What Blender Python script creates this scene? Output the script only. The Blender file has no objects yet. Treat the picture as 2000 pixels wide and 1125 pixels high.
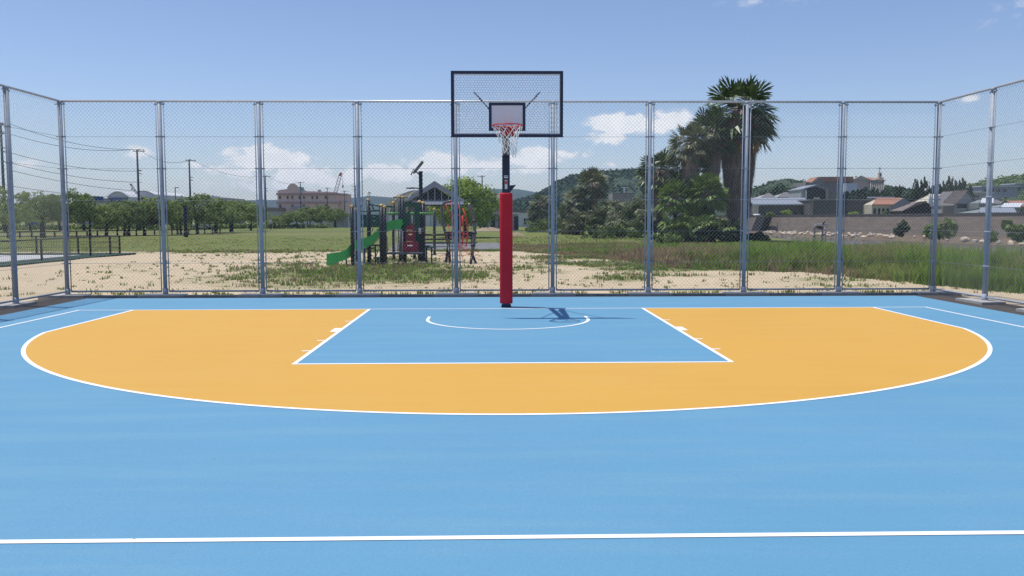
import bpy, math, random
from math import sin, cos, pi, radians, sqrt, atan2, exp
from mathutils import Vector, Matrix, noise

SC = bpy.context.scene
COL = SC.collection

# ------------------------------------------------------------ camera
FPX = 1685.83
CAM = Vector((-0.2151, -15.2409, 1.5909))
YAW, PITCH, ROLL = -0.0205479, -0.0800438, -0.00163085
_cy, _sy, _cp, _sp = cos(YAW), sin(YAW), cos(PITCH), sin(PITCH)
FW = Vector((-_sy * _cp, _cy * _cp, _sp))
R0 = Vector((_cy, _sy, 0)); U0 = R0.cross(FW)
RT = cos(ROLL) * R0 + sin(ROLL) * U0
UP = -sin(ROLL) * R0 + cos(ROLL) * U0
cd = bpy.data.cameras.new('camera')
cam = bpy.data.objects.new('camera', cd); COL.objects.link(cam)
mw = Matrix((RT, UP, -FW)).transposed().to_4x4(); mw.translation = CAM
cam.matrix_world = mw
cd.sensor_width = 36.0; cd.lens = FPX / 2000 * 36.0
cd.clip_start = 0.1; cd.clip_end = 60000
SC.camera = cam

def ray(px, py):
    return FW + RT * ((px - 1000) / FPX) + UP * ((562.5 - py) / FPX)
def P(px, py, Y):            # a survey point of the photo at world depth Y
    d = ray(px, py); return CAM + d * ((Y - CAM.y) / d.y)
def G(px, py, Z=0.0):        # a survey point on the ground
    d = ray(px, py); return CAM + d * ((Z - CAM.z) / d.z)

# ------------------------------------------------------------ sun, sky, exposure
SUNV = Vector((-0.29, 0.09, 1.0)).normalized()
SUN_EL = math.asin(SUNV.z)
SUN_AZ = atan2(SUNV.x, SUNV.y)
SUN_STRENGTH = 4.3
SKY_STRENGTH = 0.120
ld = bpy.data.lights.new('sun', 'SUN'); ld.energy = SUN_STRENGTH; ld.angle = radians(0.5); ld.color = (1.0, 0.965, 0.90)
sun = bpy.data.objects.new('sun', ld); COL.objects.link(sun)
sun.rotation_euler = SUNV.to_track_quat('Z', 'Y').to_euler(); sun.location = (-30, 10, 60)
SC.view_settings.view_transform = 'Standard'; SC.view_settings.look = 'None'
SC.view_settings.gamma = 1.0; SC.view_settings.exposure = 0.0
SC.view_settings.use_curve_mapping = False

W = bpy.data.worlds.new('World'); SC.world = W; W.use_nodes = True
wn = W.node_tree.nodes; wl = W.node_tree.links; wn.clear()
def wm(op, a, b=None, c=None, clamp=False):
    n = wn.new('ShaderNodeMath'); n.operation = op; n.use_clamp = clamp
    for i, v in enumerate((a, b, c)):
        if v is None: continue
        if isinstance(v, (int, float)): n.inputs[i].default_value = v
        else: wl.new(v, n.inputs[i])
    return n.outputs[0]
sky = wn.new('ShaderNodeTexSky'); sky.sky_type = 'NISHITA'; sky.sun_disc = False
sky.sun_elevation = SUN_EL; sky.sun_rotation = SUN_AZ
sky.air_density = 1.0; sky.dust_density = 0.15; sky.ozone_density = 2.0; sky.altitude = 0
tc = wn.new('ShaderNodeTexCoord')
sep = wn.new('ShaderNodeSeparateXYZ'); wl.new(tc.outputs['Generated'], sep.inputs[0])
az = wm('ARCTAN2', sep.outputs[0], sep.outputs[1])
el = wm('ARCSINE', sep.outputs[2])
comb = wn.new('ShaderNodeCombineXYZ'); wl.new(az, comb.inputs[0]); wl.new(wm('MULTIPLY', el, 1.6), comb.inputs[1])
n1 = wn.new('ShaderNodeTexNoise'); n1.inputs['Scale'].default_value = 26; n1.inputs['Detail'].default_value = 8; n1.inputs['Roughness'].default_value = 0.62
n1.inputs['Distortion'].default_value = 0.25
wl.new(comb.outputs[0], n1.inputs['Vector'])
nz = wm('SUBTRACT', n1.outputs['Fac'], 0.5)
# bearing, elevation (degrees), half width, height, weight
CLOUDS = [(-14.3, 3.75, 2.7, 0.95, 1.3), (-12.2, 2.9, 2.6, 0.7, 1.1), (-16.6, 3.0, 1.8, 0.55, 0.8), (-22.0, 3.9, 0.9, 0.6, 0.75), (-18.9, 3.4, 0.8, 0.35, 0.6),
          (-10.0, 2.6, 3.0, 0.65, 0.75), (-7.3, 3.0, 2.2, 0.7, 0.95), (-3.6, 3.5, 2.4, 0.8, 1.1), (-0.3, 3.4, 2.0, 0.6, 0.8), (2.5, 3.9, 1.7, 0.7, 1.15), (1.2, 3.3, 3.2, 0.6, 0.6),
          (8.9, 6.15, 2.4, 0.65, 1.2), (11.2, 6.2, 1.6, 0.7, 1.2), (7.0, 5.2, 2.0, 0.45, 0.85), (5.2, 4.3, 1.8, 0.45, 0.7), (8.2, 3.5, 1.5, 0.4, 0.45),
          (14.5, 3.0, 3.0, 0.5, 0.25), (-28.0, 3.2, 1.6, 0.5, 0.35), (29.0, 6.9, 0.9, 0.3, 0.6), (-14.0, 2.1, 6.0, 0.8, 0.45),
          (19.5, 13.4, 6.5, 0.9, 0.25), (30.5, 11.6, 5.0, 1.3, 0.27), (26.5, 10.4, 4.0, 0.7, 0.21),
          (-45, 5, 5, 1.5, 1.2), (-60, 8, 6, 2, 1.1), (48, 5, 5, 1.3, 1.1), (75, 9, 8, 2, 1.0), (130, 10, 9, 3, 1.1), (-120, 8, 9, 2, 1.1), (180, 7, 8, 2, 1.1)]
tot = None
for a_, e_, w_, h_, s_ in CLOUDS:
    dx = wm('DIVIDE', wm('SUBTRACT', az, radians(a_)), radians(w_))
    dy = wm('DIVIDE', wm('SUBTRACT', el, radians(e_)), radians(h_))
    r2 = wm('ADD', wm('MULTIPLY', dx, dx), wm('MULTIPLY', dy, dy))
    g = wm('MULTIPLY', wm('POWER', 2.718, wm('MULTIPLY', r2, -1.0)), s_)
    tot = g if tot is None else wm('MAXIMUM', tot, g)
dens = wm('ADD', tot, wm('MULTIPLY', wm('MULTIPLY', nz, 3.6), wm('MINIMUM', wm('MULTIPLY', tot, 1.8), 1.0)))
mr = wn.new('ShaderNodeMapRange'); mr.interpolation_type = 'SMOOTHSTEP'
mr.inputs['From Min'].default_value = 0.20; mr.inputs['From Max'].default_value = 0.66; mr.inputs['To Max'].default_value = 0.92
wl.new(dens, mr.inputs['Value'])
n2 = wn.new('ShaderNodeTexNoise'); n2.inputs['Scale'].default_value = 40; n2.inputs['Detail'].default_value = 4
wl.new(comb.outputs[0], n2.inputs['Vector'])
cr = wn.new('ShaderNodeMix'); cr.data_type = 'RGBA'
cr.inputs['A'].default_value = (6.5, 6.8, 7.4, 1); cr.inputs['B'].default_value = (8.8, 8.8, 8.9, 1)
wl.new(wm('ADD', wm('MULTIPLY', n2.outputs['Fac'], 1.2), wm('SUBTRACT', wm('MULTIPLY', mr.outputs[0], 0.9), 0.75), clamp=True), cr.inputs['Factor'])
SKYTINT = wn.new('ShaderNodeMix'); SKYTINT.data_type = 'RGBA'; SKYTINT.blend_type = 'MULTIPLY'; SKYTINT.inputs['Factor'].default_value = 1.0
wl.new(sky.outputs[0], SKYTINT.inputs['A']); SKYTINT.inputs['B'].default_value = (0.97, 0.95, 1.07, 1)
mx = wn.new('ShaderNodeMix'); mx.data_type = 'RGBA'
wl.new(mr.outputs[0], mx.inputs['Factor']); wl.new(SKYTINT.outputs['Result'], mx.inputs['A']); wl.new(cr.outputs['Result'], mx.inputs['B'])
bg = wn.new('ShaderNodeBackground'); bg.inputs[1].default_value = SKY_STRENGTH
wl.new(mx.outputs['Result'], bg.inputs[0])
wo = wn.new('ShaderNodeOutputWorld'); wl.new(bg.outputs[0], wo.inputs[0])

# ------------------------------------------------------------ materials
MATS = {}
def mat(name, col, rough=0.7, metal=0.0, var=0.0, scale=5.0, col2=None, bump=0.0, bscale=None, island=0.0, transl=0.0, spec=0.4, aniso=None, detail=5, coat=0.0):
    m = bpy.data.materials.new(name); m.use_nodes = True; nt = m.node_tree; nd = nt.nodes; lk = nt.links
    b = nd['Principled BSDF']; b.inputs['Roughness'].default_value = rough; b.inputs['Metallic'].default_value = metal
    b.inputs['Specular IOR Level'].default_value = spec
    if coat: b.inputs['Coat Weight'].default_value = coat
    c = (*col, 1); out = None
    tcn = nd.new('ShaderNodeTexCoord')
    vec = tcn.outputs['Object']
    if aniso:
        mp = nd.new('ShaderNodeMapping'); mp.inputs['Scale'].default_value = aniso; lk.new(vec, mp.inputs[0]); vec = mp.outputs[0]
    if col2 is None and var > 0: col2 = tuple(x * (1 - var) for x in col); col = tuple(min(1, x * (1 + var)) for x in col)
    if col2 is not None:
        n = nd.new('ShaderNodeTexNoise'); n.inputs['Scale'].default_value = scale; n.inputs['Detail'].default_value = detail; n.inputs['Roughness'].default_value = 0.6
        lk.new(vec, n.inputs['Vector'])
        r = nd.new('ShaderNodeMapRange'); r.inputs['From Min'].default_value = 0.32; r.inputs['From Max'].default_value = 0.68; lk.new(n.outputs['Fac'], r.inputs['Value'])
        mxx = nd.new('ShaderNodeMix'); mxx.data_type = 'RGBA'; mxx.inputs['A'].default_value = (*col, 1); mxx.inputs['B'].default_value = (*col2, 1)
        lk.new(r.outputs[0], mxx.inputs['Factor']); out = mxx.outputs['Result']
    if island > 0:
        ge = nd.new('ShaderNodeNewGeometry'); hs = nd.new('ShaderNodeHueSaturation')
        v = nd.new('ShaderNodeMapRange'); v.inputs['To Min'].default_value = 1 - island; v.inputs['To Max'].default_value = 1 + island
        lk.new(ge.outputs['Random Per Island'], v.inputs['Value']); lk.new(v.outputs[0], hs.inputs['Value'])
        if out: lk.new(out, hs.inputs['Color'])
        else: hs.inputs['Color'].default_value = c
        out = hs.outputs[0]
    if out: lk.new(out, b.inputs['Base Color'])
    else: b.inputs['Base Color'].default_value = c
    if bump > 0:
        n = nd.new('ShaderNodeTexNoise'); n.inputs['Scale'].default_value = bscale or scale; n.inputs['Detail'].default_value = 6; lk.new(vec, n.inputs['Vector'])
        bp = nd.new('ShaderNodeBump'); bp.inputs['Strength'].default_value = bump; bp.inputs['Distance'].default_value = 0.02
        lk.new(n.outputs['Fac'], bp.inputs['Height']); lk.new(bp.outputs[0], b.inputs['Normal'])
    if transl > 0:
        t = nd.new('ShaderNodeBsdfTranslucent'); ms = nd.new('ShaderNodeMixShader'); ms.inputs[0].default_value = transl
        if out: lk.new(out, t.inputs[0])
        else: t.inputs[0].default_value = c
        lk.new(b.outputs[0], ms.inputs[1]); lk.new(t.outputs[0], ms.inputs[2]); lk.new(ms.outputs[0], nd['Material Output'].inputs[0])
    MATS[name] = m; return m

mat('galvanised', (0.36, 0.40, 0.46), 0.6, 0.08, col2=(0.29, 0.33, 0.39), scale=14, spec=0.4)
mat('galv_sunlit', (0.60, 0.61, 0.63), 0.35, 0.35, var=0.06, scale=6)  # top rail metal, paler than the posts: sunlight put into its colour
mat('wire', (0.27, 0.30, 0.33), 0.45, 0.5)
mat('navy_paint', (0.010, 0.018, 0.055), 0.35, 0.0, var=0.12, scale=8, spec=0.5)
mat('board_white', (0.92, 0.92, 0.93), 0.45, var=0.02, scale=4, transl=0.45)
mat('target_white', (0.74, 0.71, 0.76), 0.5, var=0.03, scale=3)
mat('red_pad', (0.6, 0.014, 0.032), 0.55, col2=(0.50, 0.011, 0.027), scale=5, bump=0.15, bscale=9, spec=0.3)
mat('rim_red', (0.52, 0.035, 0.03), 0.4, var=0.08, scale=20)
mat('net_cord', (0.80, 0.80, 0.80), 0.9)
mat('sticker_white', (0.75, 0.75, 0.75), 0.5); mat('sticker_red', (0.65, 0.05, 0.03), 0.5); mat('sticker_dark', (0.05, 0.05, 0.06), 0.5)
mat('concrete', (0.42, 0.41, 0.39), 0.9, col2=(0.33, 0.32, 0.31), scale=7, bump=0.3, bscale=40)
mat('kerb_concrete', (0.30, 0.30, 0.30), 0.9, col2=(0.20, 0.20, 0.20), scale=5, bump=0.3, bscale=40)
mat('asphalt', (0.085, 0.072, 0.064), 0.9, col2=(0.055, 0.047, 0.043), scale=6, bump=0.4, bscale=120)
mat('line_white', (0.86, 0.86, 0.86), 0.6, var=0.02, scale=1.5)
mat('black_metal', (0.018, 0.020, 0.028), 0.4, 0.2, var=0.2, scale=9)
mat('cap_yellow', (0.55, 0.36, 0.13), 0.5)
mat('green_plastic', (0.035, 0.42, 0.075), 0.35, var=0.12, scale=3, spec=0.5)
mat('lime_pipe', (0.10, 0.36, 0.08), 0.4)
mat('teal_metal', (0.020, 0.095, 0.085), 0.4, var=0.15, scale=5)
mat('dark_green_panel', (0.010, 0.075, 0.050), 0.5, var=0.15, scale=5)
mat('crimson_panel', (0.26, 0.010, 0.035), 0.45, var=0.12, scale=5)
mat('rope_red', (0.62, 0.055, 0.045), 0.7)
mat('arch_metal', (0.14, 0.11, 0.11), 0.35, 0.5, var=0.1)
mat('handrail', (0.55, 0.57, 0.58), 0.4, 0.3)
mat('deck_grey', (0.10, 0.11, 0.13), 0.7)
mat('shelter_grey', (0.3, 0.31, 0.36), 0.6, var=0.08, scale=3)
mat('shelter_dark', (0.022, 0.024, 0.032), 0.6)
mat('gutter_white', (0.8, 0.8, 0.8), 0.4)
mat('roof_tile_dark', (0.05, 0.05, 0.055), 0.7, var=0.2, scale=6)
mat('solar_glass', (0.010, 0.014, 0.04), 0.12, 0.2, spec=0.8)
mat('pink_wall', (0.68, 0.5, 0.47), 0.85, col2=(0.62, 0.45, 0.425), scale=0.6)
mat('pink_trim', (0.40, 0.27, 0.26), 0.8)
mat('window_dark', (0.018, 0.022, 0.032), 0.15, spec=0.7)
mat('teal_roof', (0.10, 0.30, 0.28), 0.6)
mat('grey_wall', (0.34, 0.35, 0.38), 0.85, var=0.1, scale=0.8)
mat('pale_wall', (0.60, 0.60, 0.63), 0.85, var=0.07, scale=0.6)
mat('cream_wall', (0.52, 0.47, 0.38), 0.85, var=0.08, scale=0.8)
mat('blue_sign', (0.02, 0.05, 0.22), 0.5)
mat('metal_roof', (0.36, 0.39, 0.43), 0.5, 0.1, col2=(0.2, 0.22, 0.26), scale=2.5, aniso=(1, 3, 1))
mat('block_wall', (0.125, 0.115, 0.11), 0.9, col2=(0.085, 0.08, 0.08), scale=1.4, bump=0.3)
mat('block_wall_pale', (0.27, 0.25, 0.24), 0.9, col2=(0.20, 0.185, 0.18), scale=0.7, bump=0.3)
mat('terracotta', (0.42, 0.20, 0.13), 0.8, col2=(0.30, 0.15, 0.10), scale=2.0)
mat('grey_tile', (0.19, 0.18, 0.18), 0.75, col2=(0.13, 0.125, 0.13), scale=2.0)
mat('brown_tile', (0.24, 0.19, 0.175), 0.8, col2=(0.17, 0.135, 0.13), scale=1.5)
mat('black_tile', (0.010, 0.010, 0.014), 0.7)
mat('white_roof', (0.62, 0.63, 0.66), 0.5, var=0.06)
mat('green_grey_wall', (0.20, 0.23, 0.23), 0.85, var=0.1)
mat('sea_wall', (0.25, 0.2, 0.165), 0.95, col2=(0.175, 0.145, 0.12), scale=0.5, bump=0.4, aniso=(1, 1, 3))
mat('wall_cap', (0.07, 0.07, 0.07), 0.9)
mat('ramp_dark', (0.035, 0.035, 0.042), 0.9)
mat('rock', (0.74, 0.6, 0.44), 0.95, col2=(0.52, 0.4, 0.29), scale=2.2, bump=0.6, bscale=8)
mat('rock_grey', (0.58, 0.52, 0.45), 0.95, col2=(0.34, 0.3, 0.26), scale=2.0, bump=0.6, bscale=8)
mat('mud', (0.17, 0.12, 0.085), 0.9)
mat('water', (0.055, 0.060, 0.055), 0.12, spec=0.6, bump=0.12, bscale=2.0)
mat('bark', (0.060, 0.047, 0.038), 0.95, var=0.2, scale=9)
mat('leaf_a', (0.28, 0.335, 0.1), 0.6, col2=(0.18, 0.245, 0.07), scale=0.9, island=0.30, transl=0.32, spec=0.2)
mat('leaf_b', (0.24, 0.305, 0.1), 0.6, col2=(0.155, 0.22, 0.07), scale=0.9, island=0.30, transl=0.32, spec=0.2)
mat('leaf_lime', (0.3, 0.39, 0.068), 0.6, col2=(0.19, 0.29, 0.05), scale=0.7, island=0.28, transl=0.25, spec=0.2)
mat('leaf_dark', (0.046, 0.085, 0.029), 0.65, col2=(0.026, 0.055, 0.021), scale=0.8, island=0.3, transl=0.15, spec=0.2)
mat('leaf_brown', (0.203, 0.173, 0.098), 0.7, col2=(0.135, 0.135, 0.068), scale=0.9, island=0.25, transl=0.15, spec=0.2)
mat('leaf_shrub', (0.19, 0.26, 0.06), 0.6, col2=(0.1, 0.16, 0.04), scale=0.9, island=0.35, transl=0.2, spec=0.2)
mat('leaf_shrub_dry', (0.3, 0.28, 0.14), 0.7, col2=(0.15, 0.17, 0.07), scale=0.9, island=0.3, transl=0.15, spec=0.2)
mat('frond', (0.125, 0.175, 0.06), 0.38, col2=(0.065, 0.1, 0.04), scale=1.2, island=0.35, transl=0.12, spec=0.3)
mat('frond_bright', (0.21, 0.3, 0.065), 0.5, col2=(0.12, 0.19, 0.045), scale=1.2, island=0.3, transl=0.15, spec=0.3)
mat('frond_dusty', (0.25, 0.26, 0.14), 0.55, col2=(0.11, 0.135, 0.065), scale=1.2, island=0.35, transl=0.12, spec=0.3)
mat('petiole', (0.26, 0.24, 0.13), 0.6)
mat('dead_frond', (0.36, 0.275, 0.225), 0.95, col2=(0.2, 0.15, 0.125), scale=1.6, island=0.35)
mat('dead_orange', (0.38, 0.18, 0.07), 0.9, col2=(0.22, 0.12, 0.06), scale=1.6, island=0.3)
mat('palm_trunk', (0.085, 0.068, 0.060), 0.95, col2=(0.05, 0.04, 0.036), scale=4, bump=0.8, bscale=9)
mat('grass_blade', (0.245, 0.285, 0.065), 0.7, col2=(0.155, 0.205, 0.045), scale=0.8, island=0.35, transl=0.45, spec=0.15)
mat('grass_dry', (0.36, 0.275, 0.155), 0.8, col2=(0.235, 0.17, 0.095), scale=0.8, island=0.3, transl=0.38, spec=0.15)
mat('grass_bright', (0.20, 0.32, 0.045), 0.7, col2=(0.145, 0.24, 0.035), scale=0.6, island=0.3, transl=0.45, spec=0.15)
mat('flower_orange', (0.75, 0.22, 0.02), 0.6)
mat('hill_green', (0.050, 0.078, 0.040), 0.95, col2=(0.026, 0.045, 0.024), scale=0.035, bump=0.0, detail=9)
mat('hill_far', (0.050, 0.078, 0.055), 0.95, col2=(0.035, 0.055, 0.040), scale=0.006, detail=8)
mat('dome_roof', (0.115, 0.115, 0.060), 0.85, col2=(0.085, 0.082, 0.045), scale=0.6)
mat('crane_red', (0.45, 0.09, 0.08), 0.6); mat('crane_white', (0.55, 0.50, 0.50), 0.6); mat('crane_dark', (0.10, 0.11, 0.13), 0.6)
mat('pole_concrete', (0.060, 0.065, 0.085), 0.8); mat('cable', (0.03, 0.035, 0.05), 0.6)
mat('car_white', (0.7, 0.7, 0.7), 0.3, coat=0.4); mat('car_red', (0.45, 0.04, 0.03), 0.3, coat=0.4); mat('tyre', (0.02, 0.02, 0.02), 0.9)
mat('skin', (0.45, 0.28, 0.2), 0.6); mat('cloth_white', (0.6, 0.6, 0.6), 0.8); mat('cloth_dark', (0.05, 0.05, 0.07), 0.8); mat('hair', (0.02, 0.015, 0.012), 0.8)
mat('pale_paving', (0.48, 0.47, 0.46), 0.9, var=0.05, scale=1.0)
mat('grey_paving', (0.21, 0.21, 0.215), 0.9, col2=(0.16, 0.16, 0.165), scale=1.2)
mat('green_strip', (0.030, 0.065, 0.040), 0.9, var=0.2, scale=4)
mat('track_dirt', (0.33, 0.25, 0.165), 0.95, var=0.12, scale=0.8)

# court paint: micro aggregate, faint roller mottling and dust
def court_mat(name, col, dark, dust):
    m = bpy.data.materials.new(name); m.use_nodes = True; nt = m.node_tree; nd = nt.nodes; lk = nt.links; b = nd['Principled BSDF']
    t = nd.new('ShaderNodeTexCoord').outputs['Object']
    def nz_(s, d, lo, hi, a, bcol, vec=t):
        n = nd.new('ShaderNodeTexNoise'); n.inputs['Scale'].default_value = s; n.inputs['Detail'].default_value = d; n.inputs['Roughness'].default_value = 0.65; lk.new(vec, n.inputs['Vector'])
        r = nd.new('ShaderNodeMapRange'); r.inputs['From Min'].default_value = lo; r.inputs['From Max'].default_value = hi; lk.new(n.outputs['Fac'], r.inputs['Value'])
        x = nd.new('ShaderNodeMix'); x.data_type = 'RGBA'; lk.new(r.outputs[0], x.inputs['Factor'])
        for k, v in (('A', a), ('B', bcol)):
            if isinstance(v, tuple): x.inputs[k].default_value = (*v, 1)
            else: lk.new(v, x.inputs[k])
        return x.outputs['Result']
    c = nz_(0.35, 4, 0.3, 0.7, col, dark)
    mp = nd.new('ShaderNodeMapping'); mp.inputs['Scale'].default_value = (0.25, 2.0, 1); lk.new(t, mp.inputs[0])
    c = nz_(1.6, 3, 0.45, 0.95, c, dust, mp.outputs[0])
    c = nz_(140, 2, 0.30, 1.5, c, tuple(x * 0.45 for x in dark))
    c = nz_(26, 3, 0.71, 0.80, c, tuple(min(1, x * 1.35 + 0.03) for x in col))
    lk.new(c, b.inputs['Base Color']); b.inputs['Roughness'].default_value = 0.62; b.inputs['Specular IOR Level'].default_value = 0.35
    n = nd.new('ShaderNodeTexNoise'); n.inputs['Scale'].default_value = 160; n.inputs['Detail'].default_value = 3; lk.new(t, n.inputs['Vector'])
    bp = nd.new('ShaderNodeBump'); bp.inputs['Strength'].default_value = 0.35; bp.inputs['Distance'].default_value = 0.004; lk.new(n.outputs['Fac'], bp.inputs['Height']); lk.new(bp.outputs[0], b.inputs['Normal'])
    MATS[name] = m
court_mat('court_blue', (0.129, 0.325, 0.488), (0.118, 0.306, 0.465), (0.18, 0.36, 0.485))
court_mat('court_orange', (0.69, 0.382, 0.060), (0.655, 0.355, 0.052), (0.685, 0.405, 0.088))

# ------------------------------------------------------------ mesh builder
class MB:
    def __init__(s): s.v = []; s.f = []; s.m = []; s.mi = 0
    def quad(s, a, b, c, d):
        n = len(s.v); s.v += [tuple(a), tuple(b), tuple(c), tuple(d)]; s.f.append((n, n + 1, n + 2, n + 3)); s.m.append(s.mi)
    def tri(s, a, b, c):
        n = len(s.v); s.v += [tuple(a), tuple(b), tuple(c)]; s.f.append((n, n + 1, n + 2)); s.m.append(s.mi)
    def poly(s, pts):
        n = len(s.v); s.v += [tuple(p) for p in pts]; s.f.append(tuple(range(n, n + len(pts)))); s.m.append(s.mi)
    def box(s, c, d, rz=0.0, rx=0.0, ry=0.0):
        M = Matrix.Rotation(rz, 3, 'Z') @ Matrix.Rotation(ry, 3, 'Y') @ Matrix.Rotation(rx, 3, 'X'); n = len(s.v); c = Vector(c)
        for x in (-.5, .5):
            for y in (-.5, .5):
                for z in (-.5, .5): s.v.append(tuple(c + M @ Vector((x * d[0], y * d[1], z * d[2]))))
        for q in ((0, 1, 3, 2), (4, 6, 7, 5), (0, 4, 5, 1), (2, 3, 7, 6), (0, 2, 6, 4), (1, 5, 7, 3)): s.f.append(tuple(n + i for i in q)); s.m.append(s.mi)
    def b2(s, x0, x1, y0, y1, z0, z1): s.box(((x0 + x1) / 2, (y0 + y1) / 2, (z0 + z1) / 2), (abs(x1 - x0), abs(y1 - y0), abs(z1 - z0)))
    def tube(s, pts, r, seg=8, caps=True, r2=None):
        pts = [Vector(p) for p in pts]; N = len(pts); rings = []
        ref = None
        for i, p in enumerate(pts):
            d = (pts[min(i + 1, N - 1)] - pts[max(i - 1, 0)]).normalized()
            if ref is None:
                ref = Vector((0, 0, 1)) if abs(d.z) < 0.9 else Vector((1, 0, 0))
            u = (ref - d * ref.dot(d))
            if u.length < 1e-6: u = d.orthogonal()
            u.normalize(); w = d.cross(u); ref = u
            rr = r if r2 is None else r + (r2 - r) * i / max(1, N - 1)
            if isinstance(r, (list, tuple)): rr = r[i]
            n = len(s.v); rings.append(n)
            for k in range(seg):
                a = 2 * pi * k / seg; s.v.append(tuple(p + u * (cos(a) * rr) + w * (sin(a) * rr)))
        for i in range(N - 1):
            for k in range(seg):
                k2 = (k + 1) % seg; s.f.append((rings[i] + k, rings[i] + k2, rings[i + 1] + k2, rings[i + 1] + k)); s.m.append(s.mi)
        if caps and seg > 2:
            s.f.append(tuple(rings[0] + k for k in reversed(range(seg)))); s.m.append(s.mi)
            s.f.append(tuple(rings[-1] + k for k in range(seg))); s.m.append(s.mi)
    def prism(s, poly, axis, a, b):      # polygon in the other two axes, extruded from a to b along axis
        def mk(p, t):
            return {'x': (t, p[0], p[1]), 'y': (p[0], t, p[1]), 'z': (p[0], p[1], t)}[axis]
        n = len(s.v); k = len(poly)
        s.v += [mk(p, a) for p in poly] + [mk(p, b) for p in poly]
        s.f.append(tuple(n + i for i in range(k))); s.m.append(s.mi)
        s.f.append(tuple(n + k + i for i in reversed(range(k)))); s.m.append(s.mi)
        for i in range(k):
            j = (i + 1) % k; s.f.append((n + i, n + k + i, n + k + j, n + j)); s.m.append(s.mi)
    def data(s, name, mats, smooth=False):
        me = bpy.data.meshes.new(name); me.from_pydata(s.v, [], s.f)
        for m_ in (mats if isinstance(mats, (list, tuple)) else [mats]): me.materials.append(MATS[m_])
        if any(s.m): me.polygons.foreach_set('material_index', s.m)
        if smooth: me.polygons.foreach_set('use_smooth', [True] * len(s.f))
        me.update(); return me
    def build(s, name, mats, parent=None, smooth=False, fix=True):
        me = s.data(name, mats, smooth)
        if fix and len(s.f) < 4000:
            import bmesh
            bm = bmesh.new(); bm.from_mesh(me); bmesh.ops.recalc_face_normals(bm, faces=bm.faces); bm.to_mesh(me); bm.free()
        return link(name, me, parent)
def link(name, me, parent=None):
    o = bpy.data.objects.new(name, me); COL.objects.link(o)
    if parent is not None: o.parent = parent
    return o
def tag(o, label=None, cat=None, group=None, kind=None):
    if label: o['label'] = label
    if cat: o['category'] = cat
    if group: o['group'] = group
    if kind: o['kind'] = kind
    return o
def empty(name, loc=(0, 0, 0), rz=0.0, label=None, cat=None, group=None):
    o = bpy.data.objects.new(name, None); COL.objects.link(o); o.location = loc; o.rotation_euler.z = rz; o.empty_display_size = 0.3
    return tag(o, label, cat, group)
def copy_tree(o, parent=None):
    c = o.copy(); COL.objects.link(c)
    if parent is not None: c.parent = parent
    for ch in list(o.children): copy_tree(ch, c)
    return c
def smoothstep(a, b, x):
    t = max(0.0, min(1.0, (x - a) / (b - a))); return t * t * (3 - 2 * t)
def interp(x, xs, ys):
    if x <= xs[0]: return ys[0]
    for i in range(len(xs) - 1):
        if x <= xs[i + 1]: return ys[i] + (ys[i + 1] - ys[i]) * (x - xs[i]) / (xs[i + 1] - xs[i])
    return ys[-1]
rnd = random.Random(7)

# ------------------------------------------------------------ ground
BANKY, BANKX = [0, 8, 16, 40, 70, 150, 260, 300], [13.8, 14.6, 16, 20.5, 25, 34, 45, 50]
def Xb(y): return interp(y, BANKY, BANKX)
WALLP = [(54.0, 210.0), (61.0, 185.0), (73.5, 104.0), (82.0, 55.0), (88.0, 10.0)]
def Xw(y): return interp(y, [p[1] for p in reversed(WALLP)], [p[0] for p in reversed(WALLP)])
WTOP = 2.35
def H(x, y):
    z = -0.03
    if y > -40 and y < 330 and x > 10:
        xb = Xb(y); fade = 1 - smoothstep(215, 300, y)
        river = smoothstep(xb, xb + 4.5, x) * fade * smoothstep(-40, -10, y)
        xw = Xw(y)
        back = smoothstep(xw + 1.0, xw + 4.0, x)
        rip = smoothstep(xw - 16, xw - 3, x) * smoothstep(0, 4, xw - x + 3)
        z = z - 2.0 * river * (1 - back) + back * river * 1.3 + river * (1 - back) * 0.75 * smoothstep(xw - 14, xw, x)
    return z
# vegetation patches in world metres: (x, y, rx, ry, strength)
def patch(pl, pr, pt, pb, s):
    a = G((pl + pr) / 2, pb); b = G((pl + pr) / 2, pt); l = G(pl, (pt + pb) / 2); r = G(pr, (pt + pb) / 2)
    return ((a.x + b.x) / 2, (a.y + b.y) / 2, (r.x - l.x) / 2, (b.y - a.y) / 2, s)
PATCH = [patch(500, 960, 516, 553, 1.25), patch(400, 640, 510, 527, 0.7), patch(640, 930, 498, 520, 0.6), patch(290, 520, 515, 527, 0.95), patch(270, 420, 538, 560, 0.35), patch(240, 700, 487, 497, 0.75),
         patch(930, 1060, 515, 537, 0.8), patch(1120, 1330, 505, 527, 0.9), patch(1010, 1160, 500, 515, 0.7), patch(1290, 1500, 508, 524, 0.9), patch(1070, 1110, 524, 536, 0.8),
         patch(1150, 1280, 533, 549, 0.7), patch(1300, 1420, 545, 556, 0.55), patch(1180, 1290, 562, 572, 0.5), patch(1360, 1450, 560, 574, 0.6), patch(1530, 1700, 540, 552, 0.65),
         patch(390, 480, 540, 552, 0.4), patch(1000, 1300, 499, 506, 1.0), patch(1040, 1420, 510, 518, 1.1), patch(1130, 1500, 519, 529, 1.15), patch(1000, 1080, 517, 524, 0.9), patch(1010, 1120, 526, 534, 0.9), patch(300, 640, 499, 505, 0.7), patch(140, 480, 507, 511, 0.55), patch(1200, 1500, 533, 538, 0.6), patch(1100, 1240, 553, 558, 0.5), patch(330, 560, 555, 560, 0.5), patch(1560, 1760, 553, 560, 0.7), patch(700, 880, 553, 560, 0.6), patch(860, 1000, 560, 575, 0.4), patch(930, 1000, 535, 548, 0.5), patch(140, 300, 545, 556, 0.3), patch(560, 680, 560, 570, 0.3)]
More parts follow.
